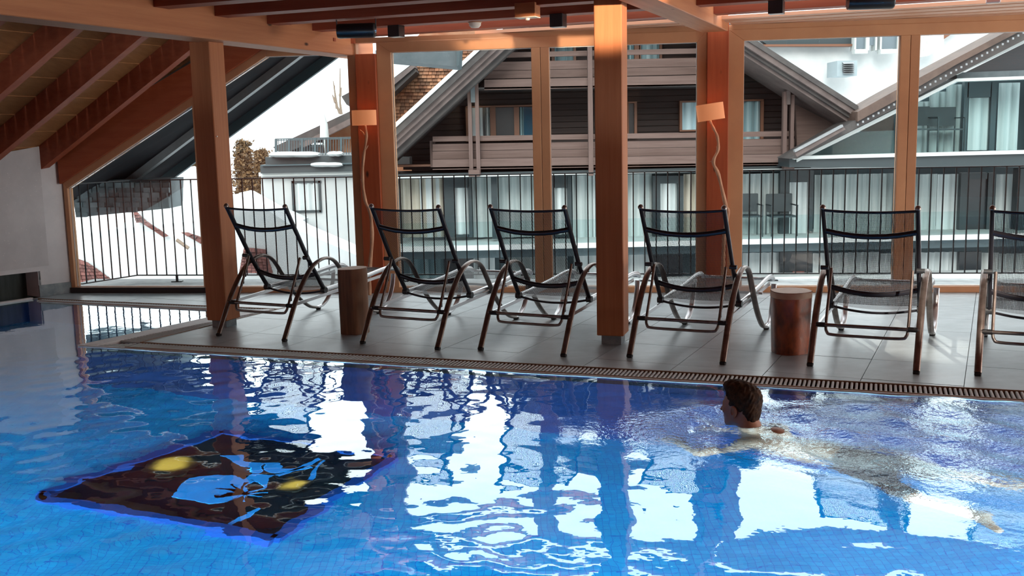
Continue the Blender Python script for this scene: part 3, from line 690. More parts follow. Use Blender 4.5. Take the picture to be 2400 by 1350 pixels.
# ------------------------------------------------------------------ driftwood lamps
def shade_mat(name,c,es):
    m=mat(name,c,.7,emit=(1,.45,.18),es=es); return m
M['branch']=noisy('driftwood branch',(.42,.21,.12),(.62,.36,.22),scale=(3,3,1),ns=9,rough=.7,bump=.4)
M['shade']=mat('warm lit linen shade',(.66,.27,.13),.8,emit=(1,.34,.13),es=.30)
M['shadein']=mat('shade lining',(.9,.8,.7),.7)
def driftlamp(label,path,shc,tilt,w_,h_,en,twigs):
    base=path[0]; t=thing('driftwood_lamp',label,'lamp',(base[0],base[1],0),world=True)
    n=len(path); P=cat(path,5); rad=[.021-.010*i/len(P)+.0022*math.sin(i*1.3) for i in range(len(P))]
    build('branch',MB().sweep(P,rad,n=8),M['branch'],t,smooth=True)
    for a,b_ in twigs: build('twig',MB().sweep([a,(np.array(a)+b_)/2+[.005,0,.006],b_],[.008,.006,.002],n=6),M['branch'],t,smooth=True)
    # flat drum shade, an oval tube open at top and bottom
    mb=MB(); n=36; vs=[];
    ct,st=math.cos(tilt),math.sin(tilt)
    for zz in (-h_/2,h_/2):
        for rr in (1.0,.985):
            for k in range(n):
                an=2*math.pi*k/n; x,y=w_/2*math.cos(an)*rr,.085*math.sin(an)*rr
                lx,lz=x*ct-zz*st,x*st+zz*ct; p=np.array(shc)+WX*lx-WN*y+np.array([0,0,lz]); vs.append(p)
    f=[]
    for k in range(n):
        k2=(k+1)%n; f+=[(k,k2,2*n+k2,2*n+k),(n+k2,n+k,3*n+k,3*n+k2),(k2,k,n+k,n+k2),(2*n+k,2*n+k2,3*n+k2,3*n+k)]
    sh=build('lamp_shade',mb.add(vs,f),M['shade'],t,smooth=True,label='small oval parchment shade, lit warm orange')
    build('bulb',MB().lathe([(.001,-.03),(.02,-.02),(.026,0),(.02,.02),(.001,.03)],c=tuple(shc),n=12),M['bulb'],t)
    lamp('driftwood_lamp_light','POINT',tuple(np.array(shc)-WN*.01),en,(1,.50,.2),shadow_soft_size=.02)
M['bulb']=mat('lamp bulb',(1,.7,.4),.5,emit=(1,.6,.3),es=2)
def LPt(px,py,n=-.2):
    A=WP(0,n); d=ray(px,py); t=np.dot(WN,A-EP)/np.dot(WN,d); return EP+d*t
p1=[LPt(*q) for q in ((866,690),(866,640),(872,560),(868,500),(856,470),(850,420),(852,370),(859,320),(855,285))]; p1[0][2]=0
driftlamp('upright driftwood floor lamp by the left red post, small level oval shade',p1,LPt(853.5,276),0.0,.245,.148,5.,
   [(LPt(855,318),LPt(844,304)),(LPt(851,425),LPt(842,421)),(LPt(868,500),LPt(880,520)),(LPt(857,350),LPt(863,340))])
p2=[LPt(*q) for q in ((1694,652),(1697,560),(1706,500),(1700,478),(1684,410),(1672,380),(1683,350),(1681,320),(1672,300),(1663,280))]; p2[0][2]=0
driftlamp('crooked driftwood floor lamp by the glowing red post, shade tilted to one side',p2,LPt(1665,262.5),.13,.255,.155,7.,
   [(LPt(1672,380),LPt(1663,379)),(LPt(1706,495),LPt(1703,515)),(LPt(1700,478),LPt(1709,497)),(LPt(1683,350),LPt(1678,344))])
# ------------------------------------------------------------------ ceiling fixtures
def fix(name,label,c,uu,vv,z,**k): return thing(name,label,c,tuple(U22*uu+V22*vv+np.array([0,0,z])),-R(22),**k)
def cube(px,py,py2,label):
    # hangs from the joist underside
    p=GY(px,(py+py2)/2,0.1); pr=GZ(px,py,2.575); Y=pr[1]; a=GY(px,py,Y); b_=GY(px,py2,Y); s=.115
    t=thing('downlight',label,'downlight',tuple(a),-R(22)); h=a[2]-b_[2]
    build('housing',MB().box(-s/2,s/2,-s/2,s/2,-h,0.0),M['black'],t,bevel=.003)
    build('lens',MB().lathe([(.04,-h-.002),(.04,-h+.006)],n=20),M['shadein'],t)
    build('trim_ring',MB().box(-s/2+.002,s/2-.002,-s/2+.002,s/2-.002,-h-.0015,-h),M['silver'],t)
cube(928,60,87,'small black cube downlight near the left beam end')
cube(1308,33,64,'small black cube downlight beside the middle post')
cube(1820,2,33,'small black cube downlight on the right ceiling bay')
def speaker(px,py,label,L_=.32,r=.062,Y=9.05):
    c=GY(px,py,Y); t=thing('speaker',label,'speaker',tuple(c),-R(4))
    ax=MB().sweep([(-L_/2,0,0),(-L_/2+.02,0,0),(L_/2-.02,0,0),(L_/2,0,0)],[r*.93,r,r,r*.93],n=28)
    build('drum',ax,M['black'],t,smooth=True)
    build('end_ring',MB().sweep([(L_/2-.006,0,0),(L_/2+.003,0,0)],[r*.97,r*.90],n=28),M['darkgrey'],t,smooth=True)
    build('end_knob',MB().sweep([(L_/2,0,0),(L_/2+.014,0,0)],[.022,.018],n=16),M['silver'],t,smooth=True)
    H=2.585-c[2]
    build('bracket',MB().box(-L_/2-.008,L_/2+.012,-.015,.015,H-.006,H).box(-L_/2-.008,-L_/2-.003,-.015,.015,r*.2,H).box(L_/2+.007,L_/2+.012,-.015,.015,0,H),M['darkgrey'],t)
M['darkgrey']=mat('dark grey painted steel',(.05,.055,.06),.4,.3)
speaker(835,72,'black cylinder speaker hanging from the ceiling by the left beam')
speaker(2040,3,'black cylinder speaker at the top edge above the right window',L_=.34,Y=8.15)
p=GZ(1113,52,2.575); t=thing('smoke_detector','round smoke detector on the ceiling joist','smoke detector',tuple(p))
build('dome',MB().lathe([(.055,0),(.052,-.03),(.035,-.048),(.0005,-.052)],n=24),M['shadein'],t,smooth=True); build('mount',MB().lathe([(.062,0.003),(.062,-.006)],n=24),M['frame'],t)
p=GZ(1236,14,2.575); t=thing('sensor_box','wooden ceiling box with a small white sensor below','sensor box',tuple(p),-R(22))
build('box',MB().box(-.085,.085,-.06,.06,-.085,.02),M['woodX'],t,bevel=.003); build('plate',MB().box(-.085,.085,-.06,.06,-.092,-.086),M['shadein'],t); build('sensor',MB().lathe([(.018,-.092),(.016,-.108),(.0005,-.112)],n=16),M['shadein'],t,smooth=True)
p=GZ(2328,1,2.575); t=thing('ceiling_lamp','small metal ceiling lamp cut by the top right edge','lamp',tuple(p),-R(22)); build('body',MB().box(-.055,.055,-.03,.03,-.02,.01),M['silver'],t,bevel=.004)
build('lens',MB().box(-.04,.04,-.02,.02,-.024,-.02),M['shadein'],t)

# ------------------------------------------------------------------ loungers
def lounger():
    t=thing('sun_lounger','','lounger',group='sun loungers on the slate deck')
    LAT=(1,0,0)
    HW=.335; BW=.298
    arch=[(0,0.02),(.06,.12),(.17,.30),(.30,.46),(.42,.555),(.55,.595),(.66,.585),(.75,.53),(.84,.42),(.95,.28),(1.08,.15),(1.22,.055),(1.34,.022)]
    hook=[(1.34,.022),(1.43,.035),(1.52,.09),(1.58,.17),(1.615,.26),(1.625,.33)]
    for s in (-1,1):
        P=[(s*HW,a,b) for a,b in arch]; f=build('side_frame',MB().sweep(cat(P,5),.023,.0135,n=12,lat=LAT),M['bronze'],t,smooth=True)
        Q=[(s*HW,a,b) for a,b in hook]; build('front_hook',MB().sweep(cat(Q,5),.023,.0125,n=12,lat=LAT),M['silver'],t,smooth=True)
        for y,z in ((0.0,0),(1.36,0)):
            build('foot_cap',MB().box(s*HW-.021,s*HW+.021,y-.015,y+.015,0,.022),M['rubber'],f,bevel=.004)
        # back rail
        build('back_rail',MB().sweep(cat([(s*BW,.145,1.055),(s*BW,.16,1.03),(s*BW,.27,.84),(s*BW,.42,.59),(s*BW,.60,.335)],4),.015,.021,n=10,lat=LAT),M['darktube'],t,smooth=True)
        build('rail_cap',MB().lathe([(.001,-.012),(.019,-.008),(.021,.006),(.012,.02),(.001,.024)],c=(s*BW,.143,1.055),n=12),M['bronze'],t,smooth=True)
        build('seat_rail',MB().sweep(cat([(s*BW,.60,.325),(s*BW,.85,.335),(s*BW,1.2,.355),(s*BW,1.55,.385),(s*BW,1.72,.375),(s*BW,1.78,.345)],4),.015,.020,n=10,lat=LAT),M['silver'],t,smooth=True)
        build('base_rail',MB().bar((s*(HW-.03),.13,.262),(s*(HW-.03),1.60,.335),.012,.026),M['silver'],t)
        build('hinge',MB().sweep([(s*(BW-.02),.60,.325),(s*(BW+.022),.60,.325)],.026,n=12),M['darkgrey'],t,smooth=True)
        build('arm_pivot',MB().sweep([(s*(BW-.012),.36,.625),(s*(BW+.04),.36,.625)],.016,n=10),M['darkgrey'],t,smooth=True)
        # notched stay plate
        mb=MB()
        for k in range(4): mb.box(s*(BW-.03)-.004,s*(BW-.03)+.004,.185+.032*k,.202+.032*k,.29+.055*k,.325+.055*k)
        build('notched_stay',mb,M['darktube'],t)
    # cross tubes, bowed towards the viewer as the photo shows
    def bow(y,z,dy,dz,r1,r2,m_,name,w=BW,n=6):
        P=[(-w,y,z)]+[(x,y-dy*(1-(x/w)**2),z-dz*(1-(x/w)**2)) for x in np.linspace(-w*.9,w*.9,n)]+[(w,y,z)]
        build(name,MB().sweep(cat(P,3),r1,r2,n=10),M[m_],t,smooth=True)
    bow(.145,1.04,.012,.012,.009,.009,'darktube','top_tube')
    bow(.235,.895,.02,.035,.011,.019,'darktube','back_brace')
    bow(.505,.475,.02,.045,.011,.019,'darktube','lower_brace')
    bow(.60,.32,.02,.035,.009,.009,'darktube','seat_brace')
    bow(1.78,.345,-.02,.0,.012,.012,'silver','foot_tube')
    build('cross_tube',MB().sweep([(-HW,.14,.262),(HW,.14,.262)],.0125,n=10),M['bronze'],t,smooth=True)
    for s in (-1,1): build('cross_sleeve',MB().sweep([(s*(HW-.012),.14,.262),(s*(HW-.07),.14,.262)],.017,n=10),M['rubber'],t,smooth=True)
    build('front_cross_tube',MB().sweep([(-HW,1.2,.315),(HW,1.2,.315)],.011,n=10),M['silver'],t,smooth=True)
    w=BW-.035; U=[(-w,.345,.625),(-w,.26,.45),(-w,.165,.27),(-w+.01,.14,.215),(-w+.05,.135,.198),(0,.135,.196),(w-.05,.135,.198),(w-.01,.14,.215),(w,.165,.27),(w,.26,.45),(w,.345,.625)]
    build('support_bracket',MB().sweep(cat(U,5),.0105,n=10),M['bronze'],t,smooth=True)
    # slings with uv for the weave
    def sling(name,prof,w,sag,nx_=14):
        vs=[];uv=[];n=len(prof);L_=0
        for i,(y,z) in enumerate(prof):
            if i: L_+=math.hypot(y-prof[i-1][0],z-prof[i-1][1])
            for k in range(nx_+1):
                x=-w+2*w*k/nx_; s_=1-(x/w)**2; vs.append((x,y+sag[0]*s_,z+sag[1]*s_)); uv.append((x,L_))
        fs=[(i*(nx_+1)+k,i*(nx_+1)+k+1,(i+1)*(nx_+1)+k+1,(i+1)*(nx_+1)+k) for i in range(n-1) for k in range(nx_)]
        me=bpy.data.meshes.new(name); me.from_pydata(vs,[],fs); ul=me.uv_layers.new(name='UVMap')
        for lp in me.loops: ul.data[lp.index].uv=uv[lp.vertex_index]
        for p in me.polygons: p.use_smooth=True
        me.materials.append(M['sling']); o=bpy.data.objects.new(name,me); link(o,t); return o
    bp=[(.155+(.60-.155)*f,1.04+(.345-1.04)*f) for f in np.linspace(0,1,12)]
    sling('back_sling',bp,BW-.008,(.012,-.012))
    sp=[(.61,.335),(.75,.34),(.95,.345),(1.2,.362),(1.4,.378),(1.56,.39),(1.7,.382),(1.775,.35)]
    sling('seat_sling',sp,BW-.008,(.0,-.03))
    return t
L0=lounger()
spots=[(-2.113,8.255,'lounger farthest left, its foot against the orange post by the pool edge'),
 (-.868,7.80,'lounger just right of the tall narrow log table'),
 (.058,7.463,'third lounger, standing just left of the middle timber post'),
 (1.127,7.098,'lounger between the middle timber post and the squat log table'),
 (2.297,6.706,'lounger just right of the squat reddish log table'),
 (3.26,6.33,'lounger cut off by the right edge, its near leg lit pale')]
for i,(x,y,lb) in enumerate(spots):
    if i==0: L0.location=(x,y,0); L0.rotation_euler=(0,0,-R(26)); L0['label']=lb
    else: copytree(L0,(x,y,0),-R(26),lb)
# ------------------------------------------------------------------ log tables
M['log1']=noisy('weathered log wood',(.055,.024,.012),(.30,.145,.075),scale=(9,9,.7),ns=1.3,rough=.6,bump=.5,lo=.28,hi=.62)
M['log2']=noisy('oiled red log wood',(.02,.005,.003),(.40,.085,.018),scale=(3,3,1.6),ns=3.2,rough=.35,bump=.3,lo=.3,hi=.68)
M['logtop']=noisy('pale log end grain',(.40,.25,.17),(.58,.42,.32),ns=5,rough=.6,bump=.2)
def log(label,c,rb,rt,h,m_,oval,seed,band=None,slant=0):
    t=thing('log_table',label,'side table',(c[0],c[1],0)); r=np.random.default_rng(seed); n=40; rows=14; ph=r.uniform(0,6.28,5); am=r.uniform(.006,.022,5)
    def rad(an): return 1+sum(am[k]*math.sin((k+2)*an+ph[k]) for k in range(5))
    mb=MB(); vs=[]
    for i in range(rows):
        f=i/(rows-1); R_=rb+(rt-rb)*f; 
        if i==rows-1: R_*=.975
        for k in range(n):
            an=2*math.pi*k/n; q=R_*rad(an)*(1+.006*math.sin(9*an+f*3)); vs.append((q*math.cos(an),q*oval*math.sin(an),h*f*(1 if i<rows-1 else 1.0)+(slant*math.cos(an) if i else 0)))
    fs=[(i*n+k,i*n+(k+1)%n,(i+1)*n+(k+1)%n,(i+1)*n+k) for i in range(rows-1) for k in range(n)]+[tuple(range(n))[::-1]]
    build('log',MB().add(vs,fs),m_,t,smooth=True)
    top=MB(); tv=[vs[(rows-1)*n+k] for k in range(n)]; top.add([(x,y,z) for x,y,z in tv]+[(0,0,h+.002)],[(k,(k+1)%n,n) for k in range(n)])
    build('end_grain',top,M['logtop'],t)
    if band:
        bv=[]; 
        for f in (h-band,h-.004):
            for k in range(n):
                an=2*math.pi*k/n; q=(rt+.0015+(rb-rt)*(1-f/h))*rad(an); bv.append((q*math.cos(an),q*oval*math.sin(an),f))
        build('pale_band',MB().add(bv,[(k,(k+1)%n,n+(k+1)%n,n+k) for k in range(n)]),M['logtop'],t,smooth=True,label='pale debarked band under the top')
log('tall narrow brown log side table between the first two loungers',(-1.30,8.43),.118,.122,.535,M['log1'],.98,4,slant=.004)
log('squat glossy red brown log side table right of the fourth lounger',(1.985,7.32),.133,.145,.445,M['log2'],1.0,9,band=.045)
# ------------------------------------------------------------------ swimmer
def smin(a,b,k):
    h=np.clip(.5+.5*(b-a)/k,0,1); return b*(1-h)+a*h-k*h*(1-h)
def ell(X,c,r): 
    q=(X-np.array(c))/np.array(r); k0=np.linalg.norm(q,axis=-1); k1=np.linalg.norm(q/np.array(r),axis=-1); return k0*(k0-1)/(k1+1e-9)
def cap_(X,a,b,ra,rb):
    a,b=np.array(a),np.array(b); d=b-a; t=np.clip(((X-a)@d)/(d@d),0,1); return np.linalg.norm(X-a-t[...,None]*d,axis=-1)-(ra+(rb-ra)*t)
# head frame: +x faces forward, +y is the swimmer's left, z up; origin at the head centre (cranium)
def headsdf(X,inner=False):
    d=ell(X,(-.012,0,.035),(.100,.077,.088))                    # cranium
    d=smin(d,ell(X,(.035,0,-.035),(.062,.060,.085)),.03)          # face
    d=smin(d,ell(X,(.062,0,-.098),(.030,.032,.024)),.03)          # chin
    d=smin(d,cap_(X,(.0,.052,-.070),(.060,.022,-.100),.014,.014),.025)   # jaw
    d=smin(d,cap_(X,(.0,-.052,-.070),(.060,-.022,-.100),.014,.014),.025)
    d=smin(d,cap_(X,(.094,0,.0),(.118,0,-.038),.007,.012),.012)   # nose
    d=smin(d,cap_(X,(.086,.030,.012),(.093,-.030,.012),.010,.010),.015) # brow
    d=smin(d,ell(X,(.091,0,-.066),(.014,.022,.009)),.01)          # lips
    for s in (-1,1):
        d=smin(d,ell(X,(.074,.034*s,-.03),(.02,.02,.016)),.015)   # cheek
        d=np.maximum(d,-ell(X,(.098,.031*s,-.006),(.014,.015,.009))) # eye socket
        d=np.minimum(d,ell(X,(.084,.031*s,-.006),(.0125,.0125,.0115)))
    return d
def bodysdf(X):
    d=headsdf(X)
    d=smin(d,cap_(X,(-.030,0,-.055),(-.085,0,-.165),.058,.066),.03)   # neck
    d=smin(d,ell(X,(-.17,0,-.27),(.16,.165,.10)),.05)              # upper back
    d=smin(d,cap_(X,(-.22,-.01,-.29),(-.54,-.08,-.36),.13,.115),.06)                # trunk
    d=smin(d,ell(X,(-.64,-.10,-.39),(.14,.155,.11)),.06)
    d=smin(d,ell(X,(-.185,-.05,-.165),(.085,.08,.062)),.03)
    for s in (-1,1):
        d=smin(d,ell(X,(-.13,.165*s,-.215),(.065,.07,.06)),.04)       # shoulder
        d=smin(d,cap_(X,(-.13,.19*s,-.25),(.06,.30*s,-.40),.048,.038),.03)
        d=smin(d,cap_(X,(.06,.30*s,-.40),(.26,.20*s,-.44),.038,.026),.02)
        d=smin(d,ell(X,(.31,.18*s,-.44),(.05,.038,.015)),.015)        # palm
        for k in range(4): d=smin(d,cap_(X,(.34,(.155+.018*k)*s,-.44),(.40+.008*(k in (1,2)),(.145+.024*k)*s,-.452),.0085,.007),.004)
        d=smin(d,cap_(X,(.30,.15*s,-.44),(.345,.115*s,-.45),.010,.008),.006)
        d=smin(d,cap_(X,(-.70,-.11+.09*s,-.42),(-.98,-.16+.22*s,-.60),.085,.058),.04)
        d=smin(d,cap_(X,(-.98,-.16+.22*s,-.60),(-1.30,-.20+.26*s,-.66),.055,.036),.03)
        d=smin(d,cap_(X,(-1.30,-.20+.26*s,-.66),(-1.40,-.22+.36*s,-.68),.034,.022),.03)
    return d
def isomesh(sdf,lo,hi,h):
    """surface nets"""
    ax=[np.arange(lo[i],hi[i]+h,h) for i in range(3)]
    G=np.stack(np.meshgrid(*ax,indexing='ij'),-1); D=sdf(G); s=D<0
    nx_,ny_,nz_=D.shape; 
    cnt=sum(s[i:nx_-1+i,j:ny_-1+j,k:nz_-1+k].astype(int) for i in (0,1) for j in (0,1) for k in (0,1))
    act=(cnt>0)&(cnt<8); idx=-np.ones(act.shape,int); idx[act]=np.arange(act.sum()); ii=np.argwhere(act)
    acc=np.zeros((len(ii),3)); num=np.zeros(len(ii))
    corners=[(i,j,k) for i in (0,1) for j in (0,1) for k in (0,1)]
    for a in corners:
        for ax_ in range(3):
            if a[ax_]==0:
                b=list(a); b[ax_]=1
                da=D[ii[:,0]+a[0],ii[:,1]+a[1],ii[:,2]+a[2]]; db=D[ii[:,0]+b[0],ii[:,1]+b[1],ii[:,2]+b[2]]
                m_=(da<0)!=(db<0); t=np.where(m_,da/(da-db+1e-12),0)
                p=np.array(a,float)[None].repeat(len(ii),0); p[:,ax_]+=t; acc+=p*m_[:,None]; num+=m_
    P=(ii+acc/num[:,None])*h+np.array(lo); F=[]
    for ax_ in range(3):
        sl=[slice(None)]*3; sa=list(sl); sb=list(sl); sa[ax_]=slice(0,-1); sb[ax_]=slice(1,None)
        ch=s[tuple(sa)]!=s[tuple(sb)]; e=np.argwhere(ch); o1,o2=[q for q in range(3) if q!=ax_]
        e=e[(e[:,o1]>0)&(e[:,o2]>0)&(e[:,o1]<D.shape[o1]-1)&(e[:,o2]<D.shape[o2]-1)]
        def g(d1,d2):
            q=e.copy(); q[:,o1]-=d1; q[:,o2]-=d2; return idx[q[:,0],q[:,1],q[:,2]]
        F.append(np.stack([g(0,0),g(1,0),g(1,1),g(0,1)],1))
    F=np.concatenate(F); F=F[(F>=0).all(1)]
    return P,F
SK=noisy('tanned skin',(.40,.19,.12),(.50,.25,.155),ns=12,rough=.42,bump=.05,spec=.5)
HR=noisy('dark brown hair',(.012,.007,.005),(.09,.045,.025),scale=(1,1,1),ns=30,rough=.75,bump=.5,spec=.2)
sw=thing('person','dark haired man swimming away to the left, head above the blue water','person',(1.235,5.525,.098),R(90+47))
P,F_=isomesh(bodysdf,(-1.55,-.70,-.85),(.50,.45,.16),.011)
def meshobj(name,P,F_,m_,parent,sm=True):
    me=bpy.data.meshes.new(name); me.from_pydata(P.tolist(),[],F_.tolist()); me.update()
    bm=bmesh.new(); bm.from_mesh(me); bmesh.ops.recalc_face_normals(bm,faces=bm.faces); bm.to_mesh(me); bm.free()
    for p in me.polygons: p.use_smooth=True
    me.materials.append(m_); o=bpy.data.objects.new(name,me); link(o,parent); return o
body=meshobj('body',P,F_,SK,sw)
def shortsdf(X):
    d=smin(ell(X,(-.66,-.10,-.39),(.155,.172,.125)),cap_(X,(-.54,-.08,-.37),(-.70,-.11,-.41),.13,.13),.04)
    for s in (-1,1): d=smin(d,cap_(X,(-.70,-.11+.09*s,-.42),(-.90,-.145+.18*s,-.55),.105,.098),.03)
    return np.maximum(d,X[...,0]+.53)
P,F_=isomesh(shortsdf,(-1.15,-.5,-.75),(-.4,.35,-.15),.016)
meshobj('swim_shorts',P,F_,mat('black swim shorts',(.008,.009,.012),.7),sw)
def hairsdf(X):
    d=ell(X,(-.016,0,.044),(.108,.084,.092))
    d=smin(d,ell(X,(.045,0,.108),(.055,.058,.030)),.03)
    d=smin(d,ell(X,(-.075,0,-.03),(.036,.058,.062)),.03)
    # front hairline, ears and nape are cut free
    cutface=(X[...,0]-(.058+.25*np.clip(X[...,2]-.03,0,1)))
    side=(X[...,0]-.030-.9*np.clip(X[...,2]-.035,0,.1))
    low=-(X[...,2]+.012+ .055*np.clip((-X[...,0])/.08,-.3,1.4))
    d=np.maximum(d,side*.8); d=np.maximum(d,low)
    s=(np.sin(X[...,0]*230+X[...,2]*150+np.sin(X[...,1]*120)*2)+np.sin(X[...,1]*210+X[...,2]*90+2*np.sin(X[...,0]*90)))*.0016
    for q in (-1,1): d=np.maximum(d,-ell(X,(.004,.082*q,-.020),(.030,.030,.036)))
    return d+s
P,F_=isomesh(hairsdf,(-.16,-.12,-.14),(.14,.12,.17),.0045)
meshobj('hair',P,F_,HR,sw)
def earsdf(X):
    d=ell(X,(0,0,0),(.021,.012,.033)); d=np.maximum(d,-ell(X,(.002,.008,.004),(.010,.007,.019))); d=smin(d,ell(X,(.002,0,-.026),(.009,.007,.010)),.006); return d
P,F_=isomesh(earsdf,(-.03,-.02,-.045),(.03,.02,.045),.003)
for s in (-1,1):
    Q=P.copy(); Q[:,1]*=s; Q=Q+np.array([-.002,.080*s,-.020]); o=meshobj('ear',Q,F_,SK,sw)

# ------------------------------------------------------------------ everything beyond the railing
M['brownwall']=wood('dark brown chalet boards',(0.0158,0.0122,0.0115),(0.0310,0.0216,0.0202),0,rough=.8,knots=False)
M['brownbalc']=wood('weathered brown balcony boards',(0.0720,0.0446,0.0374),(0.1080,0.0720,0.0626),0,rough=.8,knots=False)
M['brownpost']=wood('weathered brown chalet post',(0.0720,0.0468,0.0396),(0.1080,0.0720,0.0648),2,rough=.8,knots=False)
M['rake']=noisy('weathered rake board',(0.0612,0.0446,0.0418),(0.1044,0.0792,0.0734),scale=(1,1,1),ns=3,rough=.8)
M['rakedark']=noisy('dark rake edge',(0.0252,0.0216,0.0216),(0.0468,0.0418,0.0396),ns=3,rough=.8)
M['orangeframe']=mat('orange brown far window frame',(0.1224,0.0418,0.0158),.5)
M['curtain']=noisy('pale grey curtain',(0.2722,0.3240,0.3240),(0.3888,0.4277,0.4277),scale=(8,1,.2),ns=2,rough=.9)
M['curtainw']=noisy('bright curtain',(0.4018,0.4536,0.4601),(0.5054,0.5378,0.5443),scale=(8,1,.2),ns=2,rough=.9)
M['curtainb']=noisy('beige curtain',(0.3240,0.2916,0.2333),(0.4406,0.4147,0.3564),scale=(8,1,.2),ns=2,rough=.9)
M['bluecurt']=noisy('blue grey curtain',(0.1037,0.2138,0.2462),(0.2916,0.3888,0.4147),scale=(8,1,.2),ns=2,rough=.9)
M['teal']=mat('dark teal metal',(0.0094,0.0202,0.0245),.5)
M['tealmid']=mat('mid teal panel',(0.0216,0.0432,0.0518),.5)
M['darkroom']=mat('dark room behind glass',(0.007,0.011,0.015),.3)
M['whitetrim']=mat('off white trim',(0.4018,0.4277,0.4212),.6)
M['whitewall']=noisy('white rendered wall',(0.3600,0.3816,0.3888),(0.4032,0.4176,0.4176),ns=2,rough=.8)
M['shingle']=noisy('larch shingles',(0.1656,0.0540,0.0202),(0.2160,0.1080,0.0576),ns=3,rough=.8,isl=.5)
M['shinglegrey']=noisy('grey shingles',(.055,.075,.082),(.125,.15,.16),ns=3,rough=.85,isl=.35)
M['rooftile']=noisy('reddish roof tiles',(0.0720,0.0216,0.0180),(0.1224,0.0468,0.0396),ns=8,rough=.8,isl=.3)
M['soffitgrey']=noisy('dark grey soffit',(.008,.009,.011),(0.0130,0.0144,0.0166),ns=2,rough=.8,spec=.05)
M['lookout']=noisy('pale grey lookout rafter',(0.1440,0.1512,0.1584),(0.1872,0.1944,0.2016),ns=5,rough=.6)
M['concpanel']=noisy('blue grey concrete panel',(0.0576,0.0756,0.0842),(0.0864,0.1044,0.1138),ns=5,rough=.8)
M['leaf']=noisy('olive brown foliage',(.035,.022,.010),(.15,.08,.028),ns=9,rough=.8,isl=.4)
M['bark']=mat('pale bark',(.16,.12,.09),.9)
def F(px,py,Y): p=GY(px,py,Y); return p
def fq(x0,y0,x1,y1,Y): # true rectangle from a measured one
    a=F((x0+x1)/2,y0,Y); b=F((x0+x1)/2,y1,Y); l=F(x0,(y0+y1)/2,Y); r=F(x1,(y0+y1)/2,Y); return l[0],r[0],b[2],a[2]
def fbox(mb,x0,y0,x1,y1,Y,dep=.1,back=True):
    X0,X1,Z0,Z1=fq(x0,y0,x1,y1,Y); return mb.box(X0,X1,Y,Y+dep,Z0,Z1)
def part(name,x0,y0,x1,y1,Y,dep,m_,parent,**k): return build(name,fbox(MB(),x0,y0,x1,y1,Y,dep),M[m_],parent,**k)
def poly(name,pts,Y,dep,m_,parent,**k): return build(name,MB().prism([F(x,y,Y) for x,y in pts],(0,dep,0)),M[m_],parent,**k)
def drape(name,x0,y0,x1,y1,Y,m_,parent,waves=None):
    X0,X1,Z0,Z1=fq(x0,y0,x1,y1,Y); W=X1-X0; nw=waves or max(2,int(W/.16)); n=nw*6; vs=[]
    for z in (Z0,Z1):
        for k in range(n+1):
            a=k/n; vs.append((X0+W*a,Y+.035*math.sin(a*nw*2*math.pi+math.sin(a*9)),z))
    return build(name,MB().add(vs,[(k,k+1,n+2+k,n+1+k) for k in range(n)]),M[m_],parent,smooth=True)
# ground far below
gp=thing('snow_ground','snow covered ground far below the terrace','ground',kind='structure')
build('snow_sheet',MB().prism([(-60,12.5,-4.2),(60,12.5,-4.2),(80,120,-4.2),(-80,120,-4.2)],(0,0,.2)),M['whitesnow'],gp)
build('lower_wall',MB().prism([WP(-7,.1,-4),WP(10,.1,-4),WP(10,.7,-4),WP(-7,.9,-4)],(0,0,3.74)),M['concrete'],gp)
# ---- own roof overhang outside the corner window
ov=thing('roof_overhang','dark grey roof overhang with pale rafters outside the corner window','roof overhang',kind='structure')
def ovpt(u_,v_,dz=0): return RP(u_,v_,dz)
def wv(u_,o=.07):
    a=WP(-7,o); b_=WP(0,o); ua,va,ub,vb=a@U22,a@V22,b_@U22,b_@V22
    return va+(vb-va)*(u_-ua)/(ub-ua)
u0_,u1_=-9.6,-5.66
build('soffit',MB().prism([ovpt(u0_,wv(u0_),.10),ovpt(u1_,wv(u1_),.10),ovpt(u1_,10.70,.10),ovpt(u0_,10.70,.10)],(0,0,.06)),M['soffitgrey'],ov)
for v_,w_ in ((10.06,.07),):
    build('lookout_rafter',MB().prism([ovpt(u0_,v_),ovpt(u1_,v_),ovpt(u1_,v_+w_),ovpt(u0_,v_+w_)],(0,0,.1)),M['lookout'],ov)
for k in range(2):
    a=ovpt(-9.6,wv(-9.6)+.02+.09*k,.05); b_=ovpt(-5.66,wv(-5.66)+.02+.09*k,.05); build('edge_rafter',MB().bar(a,b_,.035,.05),M['lookout'],ov)
build('fascia',MB().prism([ovpt(u0_,10.70,-.03),ovpt(u1_,10.70,-.03),ovpt(u1_,10.74,-.03),ovpt(u0_,10.74,-.03)],(0,0,.27)),M['tealmid'],ov)
sn=MB(); P_=[]
build('snow_cover',MB().prism([ovpt(u0_,8.6,.36),ovpt(u1_,8.6,.36),ovpt(u1_,10.74,.36),ovpt(u0_,10.74,.36)],(0,0,.12)),M['snow'],ov)
